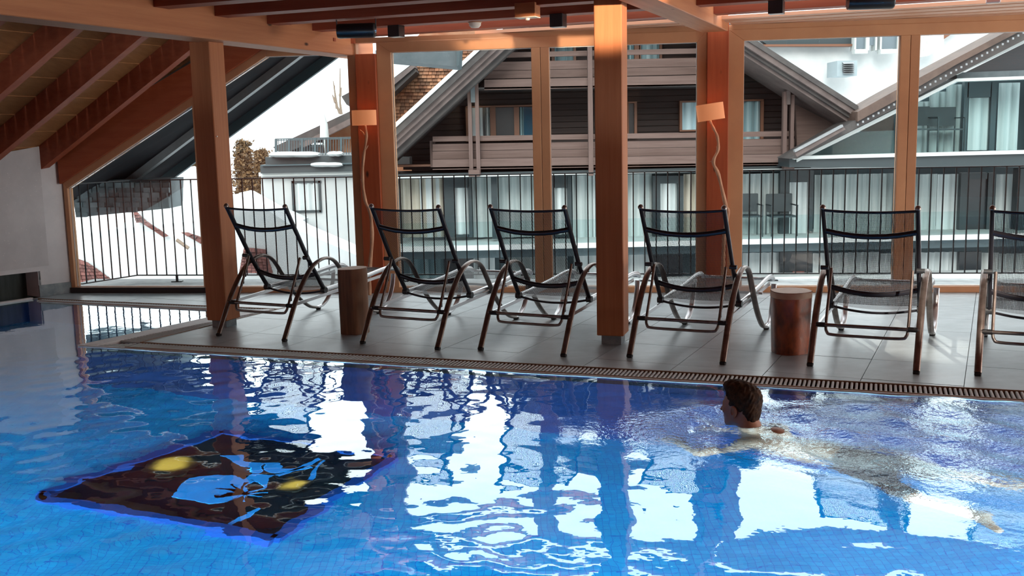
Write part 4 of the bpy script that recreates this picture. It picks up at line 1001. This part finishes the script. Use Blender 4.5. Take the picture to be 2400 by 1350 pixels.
# ---- snowy roofs low left
lr=thing('snowy_roof','snow covered tile roof below the corner window railing','roof')
def slopeP(px,py): # roof plane that rises away from the terrace: z = -3.4 + .16*(Y-13)
    d=ray(px,py); k=.10; z0=-3.3
    t=(z0-13*k*1.0-EYE)/(d[2]-k*d[1]); return EP+d*t
pl=[(150,400),(240,392),(330,470),(430,500),(560,540),(640,600),(760,640),(830,700),(100,720)]
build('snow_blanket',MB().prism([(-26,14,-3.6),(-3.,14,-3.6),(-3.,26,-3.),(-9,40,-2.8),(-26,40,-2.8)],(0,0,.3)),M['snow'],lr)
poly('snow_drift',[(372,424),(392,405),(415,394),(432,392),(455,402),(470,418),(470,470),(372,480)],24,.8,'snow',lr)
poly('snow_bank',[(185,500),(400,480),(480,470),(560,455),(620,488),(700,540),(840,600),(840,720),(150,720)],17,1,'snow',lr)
def tiles(name,quad,n1,n2,Y,m_,parent,lift=.03):
    a,b_,c,d=[np.array(q,float) for q in quad]; mb=MB()
    for j in range(n2):
        for i in range(n1):
            f0,f1=(i+.04+(j%2)*.0)/n1,(i+.94)/n1; g0,g1=j/n2,(j+1.15)/n2
            P4=[a*(1-f)*(1-g)+b_*f*(1-g)+c*f*g+d*(1-f)*g for f,g in ((f0,g0),(f1,g0),(f1,min(g1,1)),(f0,min(g1,1)))]
            w_=[F(p[0],p[1],Y) for p in P4]; dy=lift*rng.uniform(.6,1.4); w_[2]=w_[2]-[0,dy,0]; w_[3]=w_[3]-[0,dy,0]
            mb.prism(w_,(0,.04,0))
    return build(name,mb,M[m_],parent,kind='stuff')
tiles('bare_tiles',[(178,606),(205,616),(262,655),(182,662)],6,6,16.9,'rooftile',lr)
tiles('bare_tiles',[(424,545),(440,545),(484,560),(484,578)],6,4,16.9,'rooftile',lr)
tiles('bare_tiles',[(313,497),(320,497),(345,520),(320,522)],4,4,16.9,'rooftile',lr)
tiles('bare_tiles',[(320,515),(345,520),(395,553),(385,556)],6,2,16.9,'rooftile',lr)
tiles('bare_tiles',[(572,580),(622,585),(640,640),(560,640)],8,8,16.9,'rooftile',lr)
tiles('bare_tiles',[(800,630),(812,622),(838,640),(795,650)],4,4,16.9,'rooftile',lr)
build('fallen_branch',MB().sweep([F(414,562,16.7),F(425,570,16.7),F(442,582,16.7)],.03,n=6),M['bark'],lr)
dm=thing('shingled_wall_box','grey shingle clad wall box hanging under the roof overhang, left behind the railing','wall box')
poly('wall',[(165,424),(400,419),(398,488),(178,510)],12.5,.5,'shinglegrey',dm)
mb=MB()
for j in range(7):
    y0=428+j*11.5; xe=398-j*.4
    x=172+j*1.5+(j%2)*9
    while x<xe-6:
        w_=rng.uniform(15,24)
        if y0+11<510-(x-178)*.1: 
            X0,X1,Z0,Z1=fq(x,y0,min(x+w_-1,xe),y0+12,12.46); mb.box(X0,X1,12.46-rng.uniform(.0,.03),12.50,Z0,Z1)
        x+=w_
build('shingles',mb,M['shinglegrey'],dm,kind='stuff')
# ---- white house on the left
wh=thing('white_house','white rendered house with a dark teal flat roof terrace behind the first lounger','house')
Yh=22
poly('wall',[(612,404),(860,400),(860,700),(612,700)],Yh,5,'whitewall',wh)
poly('snow_at_foot',[(560,452),(620,484),(700,520),(700,700),(560,700)],Yh-1.5,1,'snow',wh)
part('parapet',622,366,850,390,Yh-.1,4,'teal',wh); part('parapet',610,384,850,404,Yh-.35,4.5,'teal',wh); part('eave_line',612,384,850,387,Yh-.45,.1,'tealmid',wh)
part('white_band',606,402,850,411,Yh-.25,.3,'whitetrim',wh)
wf=MB()
for a in ((684,424,752,429),(684,493,752,498),(684,424,690,498),(747,424,752,498)): fbox(wf,*a,Yh-.06,.12)
win=build('window',wf,M['teal'],wh,label='dark framed window with pale curtain')
drape('curtain',690,429,747,493,Yh-.02,'curtainw',win)
def snowcap(x0,x1,y,h,Y,par,d=1.0):
    a=F(x0,y,Y); b_=F(x1,y,Y); n=9; mb=MB(); P=[a+(b_-a)*k/(n-1)+[0,0,-.02+0*k] for k in range(n)]
    rr=[.6,.95,1,1.05,.95,1,1.05,.9,.55]; H=h/FPX*Y
    mb.sweep([p+[0,d/2,H*.3] for p in P],[r*d/2 for r in rr],[r*H*.6 for r in rr],n=10,lat=(0,1,0)); return build('snow_cap',mb,M['snow'],par,smooth=True)
snowcap(624,740,365,12,Yh-.5,wh); snowcap(764,798,362,10,Yh-.5,wh,.6); snowcap(726,800,387,9,Yh-.6,wh,.4)
rl=thing('roof_terrace_railing','thin grey railing on the roof terrace of the white house','railing')
for y in (324,327): build('rail',MB().bar(F(645,y+2,Yh+.3),F(850,y-3,Yh+.3),.03,.02),M['tealmid'],rl)
for k in range(34): 
    x=647+k*6.1; y=326-(x-647)*.022
    build('bar',MB().bar(F(x,y,Yh+.3),F(x,y+40,Yh+.3),.05 if k%5==0 else .014,.05 if k%5==0 else .014),M['tealmid'],rl)
um=thing('closed_parasol','closed white parasol on the roof terrace of the white house','parasol',tuple(F(763,372,Yh+1)),world=True)
c=F(763,372,Yh+1); top=F(763,258,Yh+1)[2]; z1=F(763,322,Yh+1)[2]
build('canopy',MB().lathe([(.10,z1),(.095,z1+.08),(.085,z1+.28),(.03,top-.12),(.012,top-.02),(.002,top)],c=(c[0],c[1],0),n=14),M['whitetrim'],um,smooth=True)
build('pole',MB().sweep([(c[0],c[1],c[2]),(c[0],c[1],z1)],.02,n=8),M['whitetrim'],um)
tb=thing('snowy_terrace_table','round terrace table capped with snow on the roof terrace','table',tuple(F(740,366,Yh+.8)),world=True)
build('table_top',fbox(MB(),728,342,752,345,Yh+.8,.5),M['teal'],tb); build('leg',fbox(MB(),733,345,747,367,Yh+.85,.3),M['darkroom'],tb)
snowcap(728,752,339,7,Yh+.8,tb,.5)
# ---- brown roofed larch house behind
bh=thing('larch_house','orange shingle house with a dark sloping roof behind the roof terrace','house')
Yb=29
poly('wall',[(700,345),(860,262),(900,262),(900,385),(700,385)],Yb,4,'shingle',bh)
poly('roof_rake',[(640,345),(835,254),(835,280),(700,345),(660,362)],Yb-1.0,.9,'rakedark',bh); poly('roof_rake',[(700,338),(835,270),(835,285),(712,345)],Yb-1.1,.3,'rake',bh)
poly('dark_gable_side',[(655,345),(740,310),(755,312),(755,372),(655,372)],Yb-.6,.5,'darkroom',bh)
poly('roof_end',[(800,226),(840,205),(840,262),(812,245)],Yb-1,.8,'rakedark',bh)
# ---- larch shingle house behind the chalet
sh=thing('larch_shingle_house','orange larch shingle facade behind the chalet roof, left of it','house')
Ys=25
poly('wall',[(880,200),(1000,60),(1250,60),(1250,420),(880,420)],Ys,5,'shingle',sh)
mb=MB(); row=0; y=100
while y<392:
    x=905+(row%2)*5+rng.uniform(0,3)
    lim=1180-(y-110)*1.13+10
    while x<lim:
        w_=rng.uniform(8,13)
        X0,X1,Z0,Z1=fq(x,y,x+w_-.8,y+9.2,Ys-.05); yy=Ys-.06-rng.uniform(0,.02)
        mb.add([(X0,yy-.03,Z0),(X1,yy-.03,Z0),(X1,yy+.02,Z1),(X0,yy+.02,Z1),(X0,Ys,Z0),(X1,Ys,Z0)],[(0,1,2,3),(0,4,5,1)]); x+=w_
    y+=8.2; row+=1
build('shingles',mb,M['shingle2'] if 'shingle2' in M else M['shingle'],sh,kind='stuff')
poly('roof_rake',[(890,225),(970,156),(975,168),(890,248)],Ys-1,.9,'rakedark',sh)
poly('roof_rake',[(890,208),(968,150),(972,158),(890,228)],Ys-1.1,.9,'rake',sh); poly('roof_snow',[(880,140),(968,148),(890,208),(880,210)],Ys-1.0,1.0,'snow',sh)
part('snow_ledge',890,369,960,388,Ys-4,1.,'snow',sh); part('ledge',890,386,1050,391,Ys-4.6,.6,'orangeframe',sh)
gb=thing('concrete_balcony_slab','blue grey concrete slab jutting out above the left pane of the window','balcony slab')
poly('slab',[(880,118),(1072,105),(1070,156),(880,138)],13.6,.8,'concpanel',gb); build('slab_end',MB().prism([F(1070,105,13.55),F(1078,104,13.55),F(1076,153,13.55),F(1070,156,13.55)],(0,.8,0)),M['tealmid'],gb)
# ---- modern glazed building: rooms with curtains under and beside the chalet
mo=thing('glazed_guest_house','modern guest house with glazed rooms and pale curtains below the chalet','building')
Ym=20.5
part('back_wall',905,395,2700,760,Ym+1.2,.3,'tealmid',mo)
part('floor_slab',905,560,2700,572,Ym-.6,2,'whitetrim',mo); part('slab_edge',905,572,2700,590,Ym-.3,1.6,'tealmid',mo)
part('head_beam',905,398,1900,410,Ym-.4,1.8,'teal',mo); part('head_trim',930,402,2140,405,Ym-.45,.1,'whitetrim',mo)
part('ground_plinth',905,650,2700,720,Ym-.5,.4,'whitetrim',mo)
cur=[(940,1040,'curtainb'),(985,1040,'curtainw'),(1108,1152,'curtain'),(1166,1262,'curtain'),(1262,1292,'curtainw'),(1342,1388,'curtain'),(1388,1400,'curtainw'),(1470,1528,'curtain'),(1602,1632,'curtainb'),(1632,1828,'curtain'),(1908,2100,'curtain'),(2140,2195,'curtain'),(2195,2248,'curtainw'),(2332,2388,'curtainw'),(2425,2600,'curtain')]
for x0,x1,m_ in cur: drape('curtain',x0,408,x1,556,Ym+.5,m_,mo)
def door(x0,x1,y0,y1,px0,px1,py0,Y,m_='curtainw'):
    mb=MB(); fbox(mb,x0,y0,px0,y1,Y,.12); fbox(mb,px1,y0,x1,y1,Y,.12); fbox(mb,px0,y0,px1,py0,Y,.12); fbox(mb,px0,y1-6,px1,y1,Y,.12)
    d=build('door',mb,M['teal'],mo); 
    if m_=='dark': part('pane',px0,py0,px1,y1-6,Y+.06,.03,'darkroom',d)
    else: drape('pane_curtain',px0,py0,px1,y1-6,Y+.08,m_,d)
door(1042,1106,412,556,1066,1098,440,Ym+.3); door(1294,1340,412,556,1300,1330,440,Ym+.3)
door(1530,1602,412,556,1548,1588,430,Ym+.3); door(1828,1906,400,556,1850,1896,427,Ym+.3); door(2250,2330,405,556,2268,2314,420,Ym+.3,'dark')
part('column',1152,408,1166,560,Ym,.2,'teal',mo); part('column',2100,400,2140,560,Ym+.2,.2,'tealmid',mo); part('column',2388,395,2425,560,Ym,.3,'teal',mo); part('column',920,405,940,700,Ym,.3,'teal',mo)
# lower floor
for x0,x1,m_ in ((960,1040,'bluecurt'),(1110,1160,'curtainw'),(1190,1330,'curtain'),(1345,1400,'curtainw'),(1470,1530,'curtainw'),(1740,1826,'curtainw'),(1905,2060,'curtainw'),(2060,2245,'curtainw'),(2300,2340,'whitetrim'),(2340,2600,'curtain')): drape('lower_curtain',x0,592,x1,652,Ym+.5,m_,mo)
for x0,x1 in ((1042,1108),(1530,1600),(1828,1903),(2248,2300)): part('lower_opening',x0,590,x1,652,Ym+.35,.1,'darkroom',mo)
part('red_panel',1858,636,1885,660,Ym+.3,.05,'rooftile',mo)
part('glass_balustrade',905,505,2700,562,Ym-.5,.02,'farglass',mo)
def bchair(px,py,Y,lb,s=1.):
    p=F(px,py,Y); t=thing('balcony_chair',lb,'chair',tuple(p),group='thin dark chairs on the far balconies'); mb=MB()
    for x in (-.25,.25):
        mb.bar((x,0,0),(x,0,.65),.02,.02); mb.bar((x,.45,0),(x,.45,.85),.02,.02); mb.bar((x,0,.65),(x,.45,.65),.03,.02)
    mb.bar((-.25,.45,.85),(.25,.45,.85),.02,.02)
    build('frame',mb,M['teal'],t); build('seat',MB().box(-.24,.24,0,.45,.42,.45).box(-.24,.24,.44,.46,.5,.84),M['teal'],t); t.scale=(s,s,s)
bchair(1838,560,Ym-.2,'thin dark chair on the lower balcony, left of the dark door'); bchair(1757,560,Ym-.2,'thin dark chair on the lower balcony, nearest the window frame')
# upper glazed gable
up=thing('glazed_gable','glazed gable room with long curtains under a white edged sloping roof','building')
Yg=19.5
poly('back_wall',[(1850,392),(2095,268),(2250,190),(2420,95),(2700,-60),(2700,392)],Yg+1.4,.2,'tealmid',up)
poly('slab',[(1850,372),(2700,352),(2700,392),(1850,392)],Yg-.3,1.8,'teal',up); poly('slab_top',[(1860,366),(2700,345),(2700,353),(1860,374)],Yg-.4,.3,'whitetrim',up)
poly('white_rake',[(1868,372),(2095,258),(2243,184),(2243,191),(2095,268),(1868,380)],Yg-.35,.4,'whitetrim',up)
poly('white_rake',[(2243,184),(2700,168),(2700,175),(2243,191)],Yg-.35,.4,'whitetrim',up); poly('white_rake',[(2235,168),(2420,80),(2700,-70),(2700,-60),(2420,92),(2243,176)],Yg-.35,.4,'whitetrim',up)
poly('band',[(2243,170),(2700,154),(2700,168),(2243,184)],Yg-.2,.4,'concpanel',up)
poly('top_window',[(2262,170),(2420,92),(2700,-60),(2700,154)],Yg+.1,.1,'darkroom',up)
poly('brown_panel',[(1995,308),(2095,262),(2095,306)],Yg+.8,.1,'brownwall',up)
poly('teal_panel',[(1880,372),(1990,312),(2095,306),(2095,366)],Yg+.6,.1,'tealpale',up) if 'tealpale' in M else None
def dr2(x0,x1,y0a,y1,m_): drape('curtain',x0,y0a,x1,y1,Yg+.9,m_,up)
dr2(2142,2176,238,358,'curtain'); dr2(2176,2215,215,356,'curtain'); dr2(2215,2256,198,356,'curtain'); dr2(2338,2388,194,352,'curtainw'); dr2(2425,2600,190,350,'curtain')
mb=MB()
for a in ((2258,192,2268,356),(2322,192,2334,354),(2268,192,2322,228)): fbox(mb,*a,Yg+.7,.12)
d=build('door',mb,M['tealmid'],up); drape('pane_curtain',2269,229,2321,352,Yg+.8,'curtainw',d)
poly('glass',[(1870,374),(2095,268),(2243,192),(2700,176),(2700,348)],Yg-.1,.02,'farglass',up)
poly('roof_edge',[(1850,372),(2000,285),(2095,236),(2240,150),(2420,58),(2700,-90),(2700,-68),(2420,84),(2240,176),(2095,256),(1868,372)],Yg-.6,.9,'rakedark',up)
poly('roof_edge_board',[(2010,262),(2095,214),(2240,137),(2420,42),(2700,-106),(2700,-92),(2420,58),(2240,152),(2095,238),(2010,285)],Yg-.7,.9,'roofbrown',up)
rr=MB()
for k in range(34):
    f=k/33; x=2010+f*400; y=(290-(x-2010)*.555)+2; p=F(x,y,Yg-.75); rr.box(p[0]-.015,p[0]+.015,p[1]-.02,p[1],p[2]-.018,p[2]+.018)
build('snow_guard_beads',rr,M['lookout'],up,kind='stuff')
poly('metal_flashing',[(1862,356),(1975,296),(1982,303),(1868,368)],Yg-.85,.12,'rake',up); poly('flashing_edge',[(1862,352),(1975,292),(1977,297),(1864,357)],Yg-.9,.1,'lookout',up)
bchair(2165,358,Yg+.1,'thin dark chair on the upper glazed balcony by the window frame'); bchair(2228,358,Yg+.3,'thin dark chair on the upper glazed balcony, right one')
# ---- brown chalet
ch=thing('chalet','dark brown timber chalet with two balconies and a snowy gable roof','chalet')
Yc=20.0
gable=[(945,398),(945,330),(1175,112),(1400,-95),(1735,120),(1985,292),(1870,350),(1862,398)]
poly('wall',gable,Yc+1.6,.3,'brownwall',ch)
# horizontal facade boards: proud strips
X0,X1,_,_=fq(1125,200,1850,320,Yc+1.5)
zz=F(1400,395,Yc+1.5)[2]; zt_=F(1400,100,Yc+1.5)[2]; k=0
def gx(z): # gable limits at height z
    a=F(945,330,Yc+1.5); b_=F(1400,-95,Yc+1.5); c_=F(1985,292,Yc+1.5)
    l=a[0]+(b_[0]-a[0])*(z-a[2])/(b_[2]-a[2]) if z>a[2] else a[0]; r=c_[0]+(b_[0]-c_[0])*(z-c_[2])/(b_[2]-c_[2]) if z>c_[2] else F(1865,350,Yc+1.5)[0]
    return l+.15,r-.15
while zz<zt_+.6:
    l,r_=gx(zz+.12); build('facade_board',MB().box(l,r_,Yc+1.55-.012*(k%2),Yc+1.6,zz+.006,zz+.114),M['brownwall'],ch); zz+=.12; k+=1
def rake(p0,p1,bands):
    for (o0,o1,Y,m_,nm) in bands:
        poly(nm,[(p0[0],p0[1]+o0),(p1[0],p1[1]+o0),(p1[0],p1[1]+o1),(p0[0],p0[1]+o1)],Y,1.6,m_,ch)
rake((900,330),(1400,-130),[(-18,-6,Yc-.9,'snow','roof_snow'),(-6,14,Yc-.85,'rakedark','rake_board'),(14,30,Yc-.75,'rake','rake_board'),(30,46,Yc-.65,'rake','rake_board'),(46,64,Yc-.5,'rakedark','rake_board')])
rake((1400,-130),(2012,262),[(-14,0,Yc-.9,'rakedark','rake_board'),(0,16,Yc-.85,'rake','rake_board'),(16,28,Yc-.75,'rakedark','rake_board'),(28,40,Yc-.65,'rake','rake_board')])
build('roof_plane',MB().prism([F(1400,-100,Yc),F(2010,280,Yc),F(2010,290,Yc),F(1400,-90,Yc)],(0,8,0)).prism([F(1400,-100,Yc),F(905,350,Yc),F(905,360,Yc),F(1400,-90,Yc)],(0,8,0)),M['rakedark'],ch)
# windows
def cwin(x0,y0,x1,y1,panes):
    mb=MB(); fbox(mb,x0,y0,x1,y0+4,Yc+1.42,.12); fbox(mb,x0,y1-4,x1,y1,Yc+1.42,.12)
    xs_=sorted([x0]+[p for a in panes for p in a[:2]]+[x1])
    edges=[x0]+[v for a in panes for v in (a[0],a[1])]+[x1]
    for i in range(0,len(edges),2): 
        if edges[i+1]-edges[i]>.5: fbox(mb,edges[i],y0+4,edges[i+1],y1-4,Yc+1.42,.12)
    w_=build('window',mb,M['orangeframe'],ch)
    for a,b_,m_ in panes:
        if m_ in ('darkroom','bluepane'): part('pane',a,y0+4,b_,y1-4,Yc+1.5,.03,m_,w_)
        else: drape('pane_curtain',a,y0+4,b_,y1-4,Yc+1.5,m_,w_)
M['bluepane']=mat('blue reflecting pane',(.01,.06,.10),.05,spec=1)
M['palepane']=mat('pale blue blind',(.42,.58,.64),.6)
cwin(1092,247,1262,330,[(1097,1132,'curtainw'),(1132,1138,'darkroom'),(1138,1149,'curtainw'),(1162,1205,'darkroom'),(1217,1228,'bluecurt'),(1228,1256,'bluepane')])
cwin(1472,238,1493,322,[(1474,1487,'darkroom')]); cwin(1593,236,1645,308,[(1599,1640,'palepane')]); cwin(1735,233,1790,330,[(1740,1783,'bluecurt')])
cwin(1292,80,1350,150,[(1300,1344,'bluecurt')]); cwin(1466,75,1500,150,[(1471,1487,'bluecurt')]); cwin(1498,75,1552,150,[(1502,1546,'bluecurt')])
# balconies
def balcony(tag_,x0,x1,rail,boards,beam,skew):
    for nm,(a,b_),Y,m_ in [('balcony_rail',rail,Yc+.1,'brownbalc')]+[('balcony_board',q,Yc+.15,'brownbalc') for q in boards]+[('balcony_beam',beam,Yc,'brownbalc')]:
        s=skew
        build(nm,MB().prism([F(x0,a,Yc+0*Y),F(x1,a-s,Y),F(x1,b_-s,Y),F(x0,b_,Y)],(0,.07,0)) if False else MB().prism([F(x0,a,Y),F(x1,a-s,Y),F(x1,b_-s,Y),F(x0,b_,Y)],(0,.07,0)),M[m_],ch)
balcony('low',1014,1862,(320,332),[(338,354),(355,373)],(374,398),13)
build('balcony_floor',MB().prism([F(1014,392,Yc),F(1862,380,Yc),F(1862,384,Yc),F(1014,396,Yc)],(0,1.5,0)),M['rakedark'],ch)
balcony('up',1135,1690,(124,136),[(146,166),(167,185)],(187,211),12)
build('balcony_floor',MB().prism([F(1120,205,Yc),F(1690,196,Yc),F(1690,200,Yc),F(1120,209,Yc)],(0,1.5,0)),M['rakedark'],ch)
for x,y0,y1,w_ in ((1102,192,412,9),(1119,186,412,9),(1384,100,412,11),(1840,215,390,9),(1857,222,392,8)):
    part('balcony_post',x-w_/2,y0,x+w_/2,y1,Yc-.05,.12,'brownpost',ch)
part('post_block',1103,192,1113,240,Yc-.08,.2,'concpanel',ch); part('post_block',1845,212,1853,245,Yc-.08,.2,'rake',ch)
part('post_foot',1098,398,1124,414,Yc-.1,.3,'brownbalc',ch); part('post_foot',1838,384,1862,400,Yc-.1,.3,'brownbalc',ch)
poly('side_wall',[(1865,245),(1985,305),(1868,350)],Yc+.4,.1,'brownbalc',ch); part('side_wall',1008,330,1014,392,Yc+.3,.9,'brownpost',ch)
part('wall_lamp',1016,268,1027,283,Yc+1.3,.15,'lookout',ch)
# ---- big snow roof behind on the right
sr=thing('snow_roof','wide snow covered roof rising behind the chalet on the right','roof')
poly('snow_field',[(1700,60),(2500,-60),(2700,-100),(2700,300),(2400,330),(1950,330),(1800,240),(1650,130)],33,3,'snow',sr)
poly('dark_eave',[(1775,88),(2000,70),(2000,104),(1800,106)],32.6,.3,'teal',sr); poly('eave_snow_lip',[(1780,104),(2000,103),(2000,108),(1790,108)],32.5,.4,'orangeframe',sr)
poly('dark_eave',[(2215,60),(2260,60),(2212,92)],32.5,.3,'orangeframe',sr)
for i,(x0,x1) in enumerate(((2007,2030),(2038,2052),(2067,2104))):
    mb=MB()
    for a in ((x0-4,70,x0,118),(x1,70,x1+4,118)): fbox(mb,*a,32.3,.4)
    d=build('dormer_window',mb,M['whitetrim'],sr); part('pane',x0,70,x1,114 if i!=1 else 106,32.4,.1,'panegrey',d)
    if i!=1: part('sill',x0-3,115,x1+4,125,32.1,.3,'whitetrim',d)
vb=thing('roof_vent_box','grey louvred vent box standing on the snowy roof','vent box',tuple(F(1986,178,31.5)),world=True)
part('casing',1962,142,2009,178,31.5,1,'ventgrey',vb)
for k in range(6): 
    X0,X1,Z0,Z1=fq(1976,147+k*4.6,2002,149.6+k*4.6,31.4); build('louvre',MB().add([(X0,31.34,Z0),(X1,31.34,Z0),(X1,31.5,Z1+.03),(X0,31.5,Z1+.03)],[(0,1,2,3)]),M['lookout'],vb)
cm=thing('stone_chimney','pale rough stone chimney rising from the snowy roof','chimney',tuple(F(2193,130,31.8)),world=True)
build('stack',MB().prism([F(2178,55,31.8),F(2212,55,31.8),F(2212,106,31.8),F(2175,131,31.8)],(0,.8,0)),M['chimstone'],cm)
# ---- trees and twigs on the left
def tree(label,cx,cy,wpx,hpx,Y,seed,dense=260):
    r=np.random.default_rng(seed); b_=F(cx,cy,Y); s=Y/FPX; t=thing('larch_tree',label,'tree',tuple(b_),group='brown trees behind the white house')
    H=hpx*s; W=wpx*s
    tr=MB()
    for k in range(3):
        x=r.uniform(-W*.3,W*.3); tr.sweep([(x,0,0),(x+.1,0,H*.5),(x+r.uniform(-.2,.2),0,H*.85)],[.10,.07,.02],n=6)
    build('trunk',tr,M['bark'],t)
    mb=MB()
    for k in range(dense*16):
        z=r.uniform(.12,1)**.8; ww=W*.5*(1.05-z*.55)*(.75+.25*math.sin(k)); x=r.normal(0,.5)*ww; y=r.normal(0,.5)*ww; q=r.uniform(.035,.10); a=r.normal(size=3); b2=r.normal(size=3); a=a/np.linalg.norm(a)*q; b2=b2/np.linalg.norm(b2)*q*.6
        c_=np.array([x,y,z*H+r.uniform(-.1,.3)]); mb.add([c_-a,c_+b2,c_+a,c_-b2],[(0,1,2,3)])
    build('foliage',mb,M['leaf'],t,kind='stuff')
tree('brown tree directly right of the orange post, behind the railing',580,520,70,170,34,1,420); tree('brown tree touching the left edge of the white house',622,520,80,150,36,2,420); tree('brown tree left of the orange post, over the snow mound',466,480,80,105,38,5,300)
tw=MB()
for pts in (((800,268),(797,240),(797,160)),((797,266),(786,240),(784,200)),((786,240),(779,222)),((797,225),(800,205)),((790,255),(786,225),(781,190))):
    tw.sweep([F(x,y,18) for x,y in pts],[.028]+[.016]*(len(pts)-2)+[.007],n=6)
tag(build('bare_twig',tw,M['bark']),'bare forked twig against the white sky left of the red post','twig')
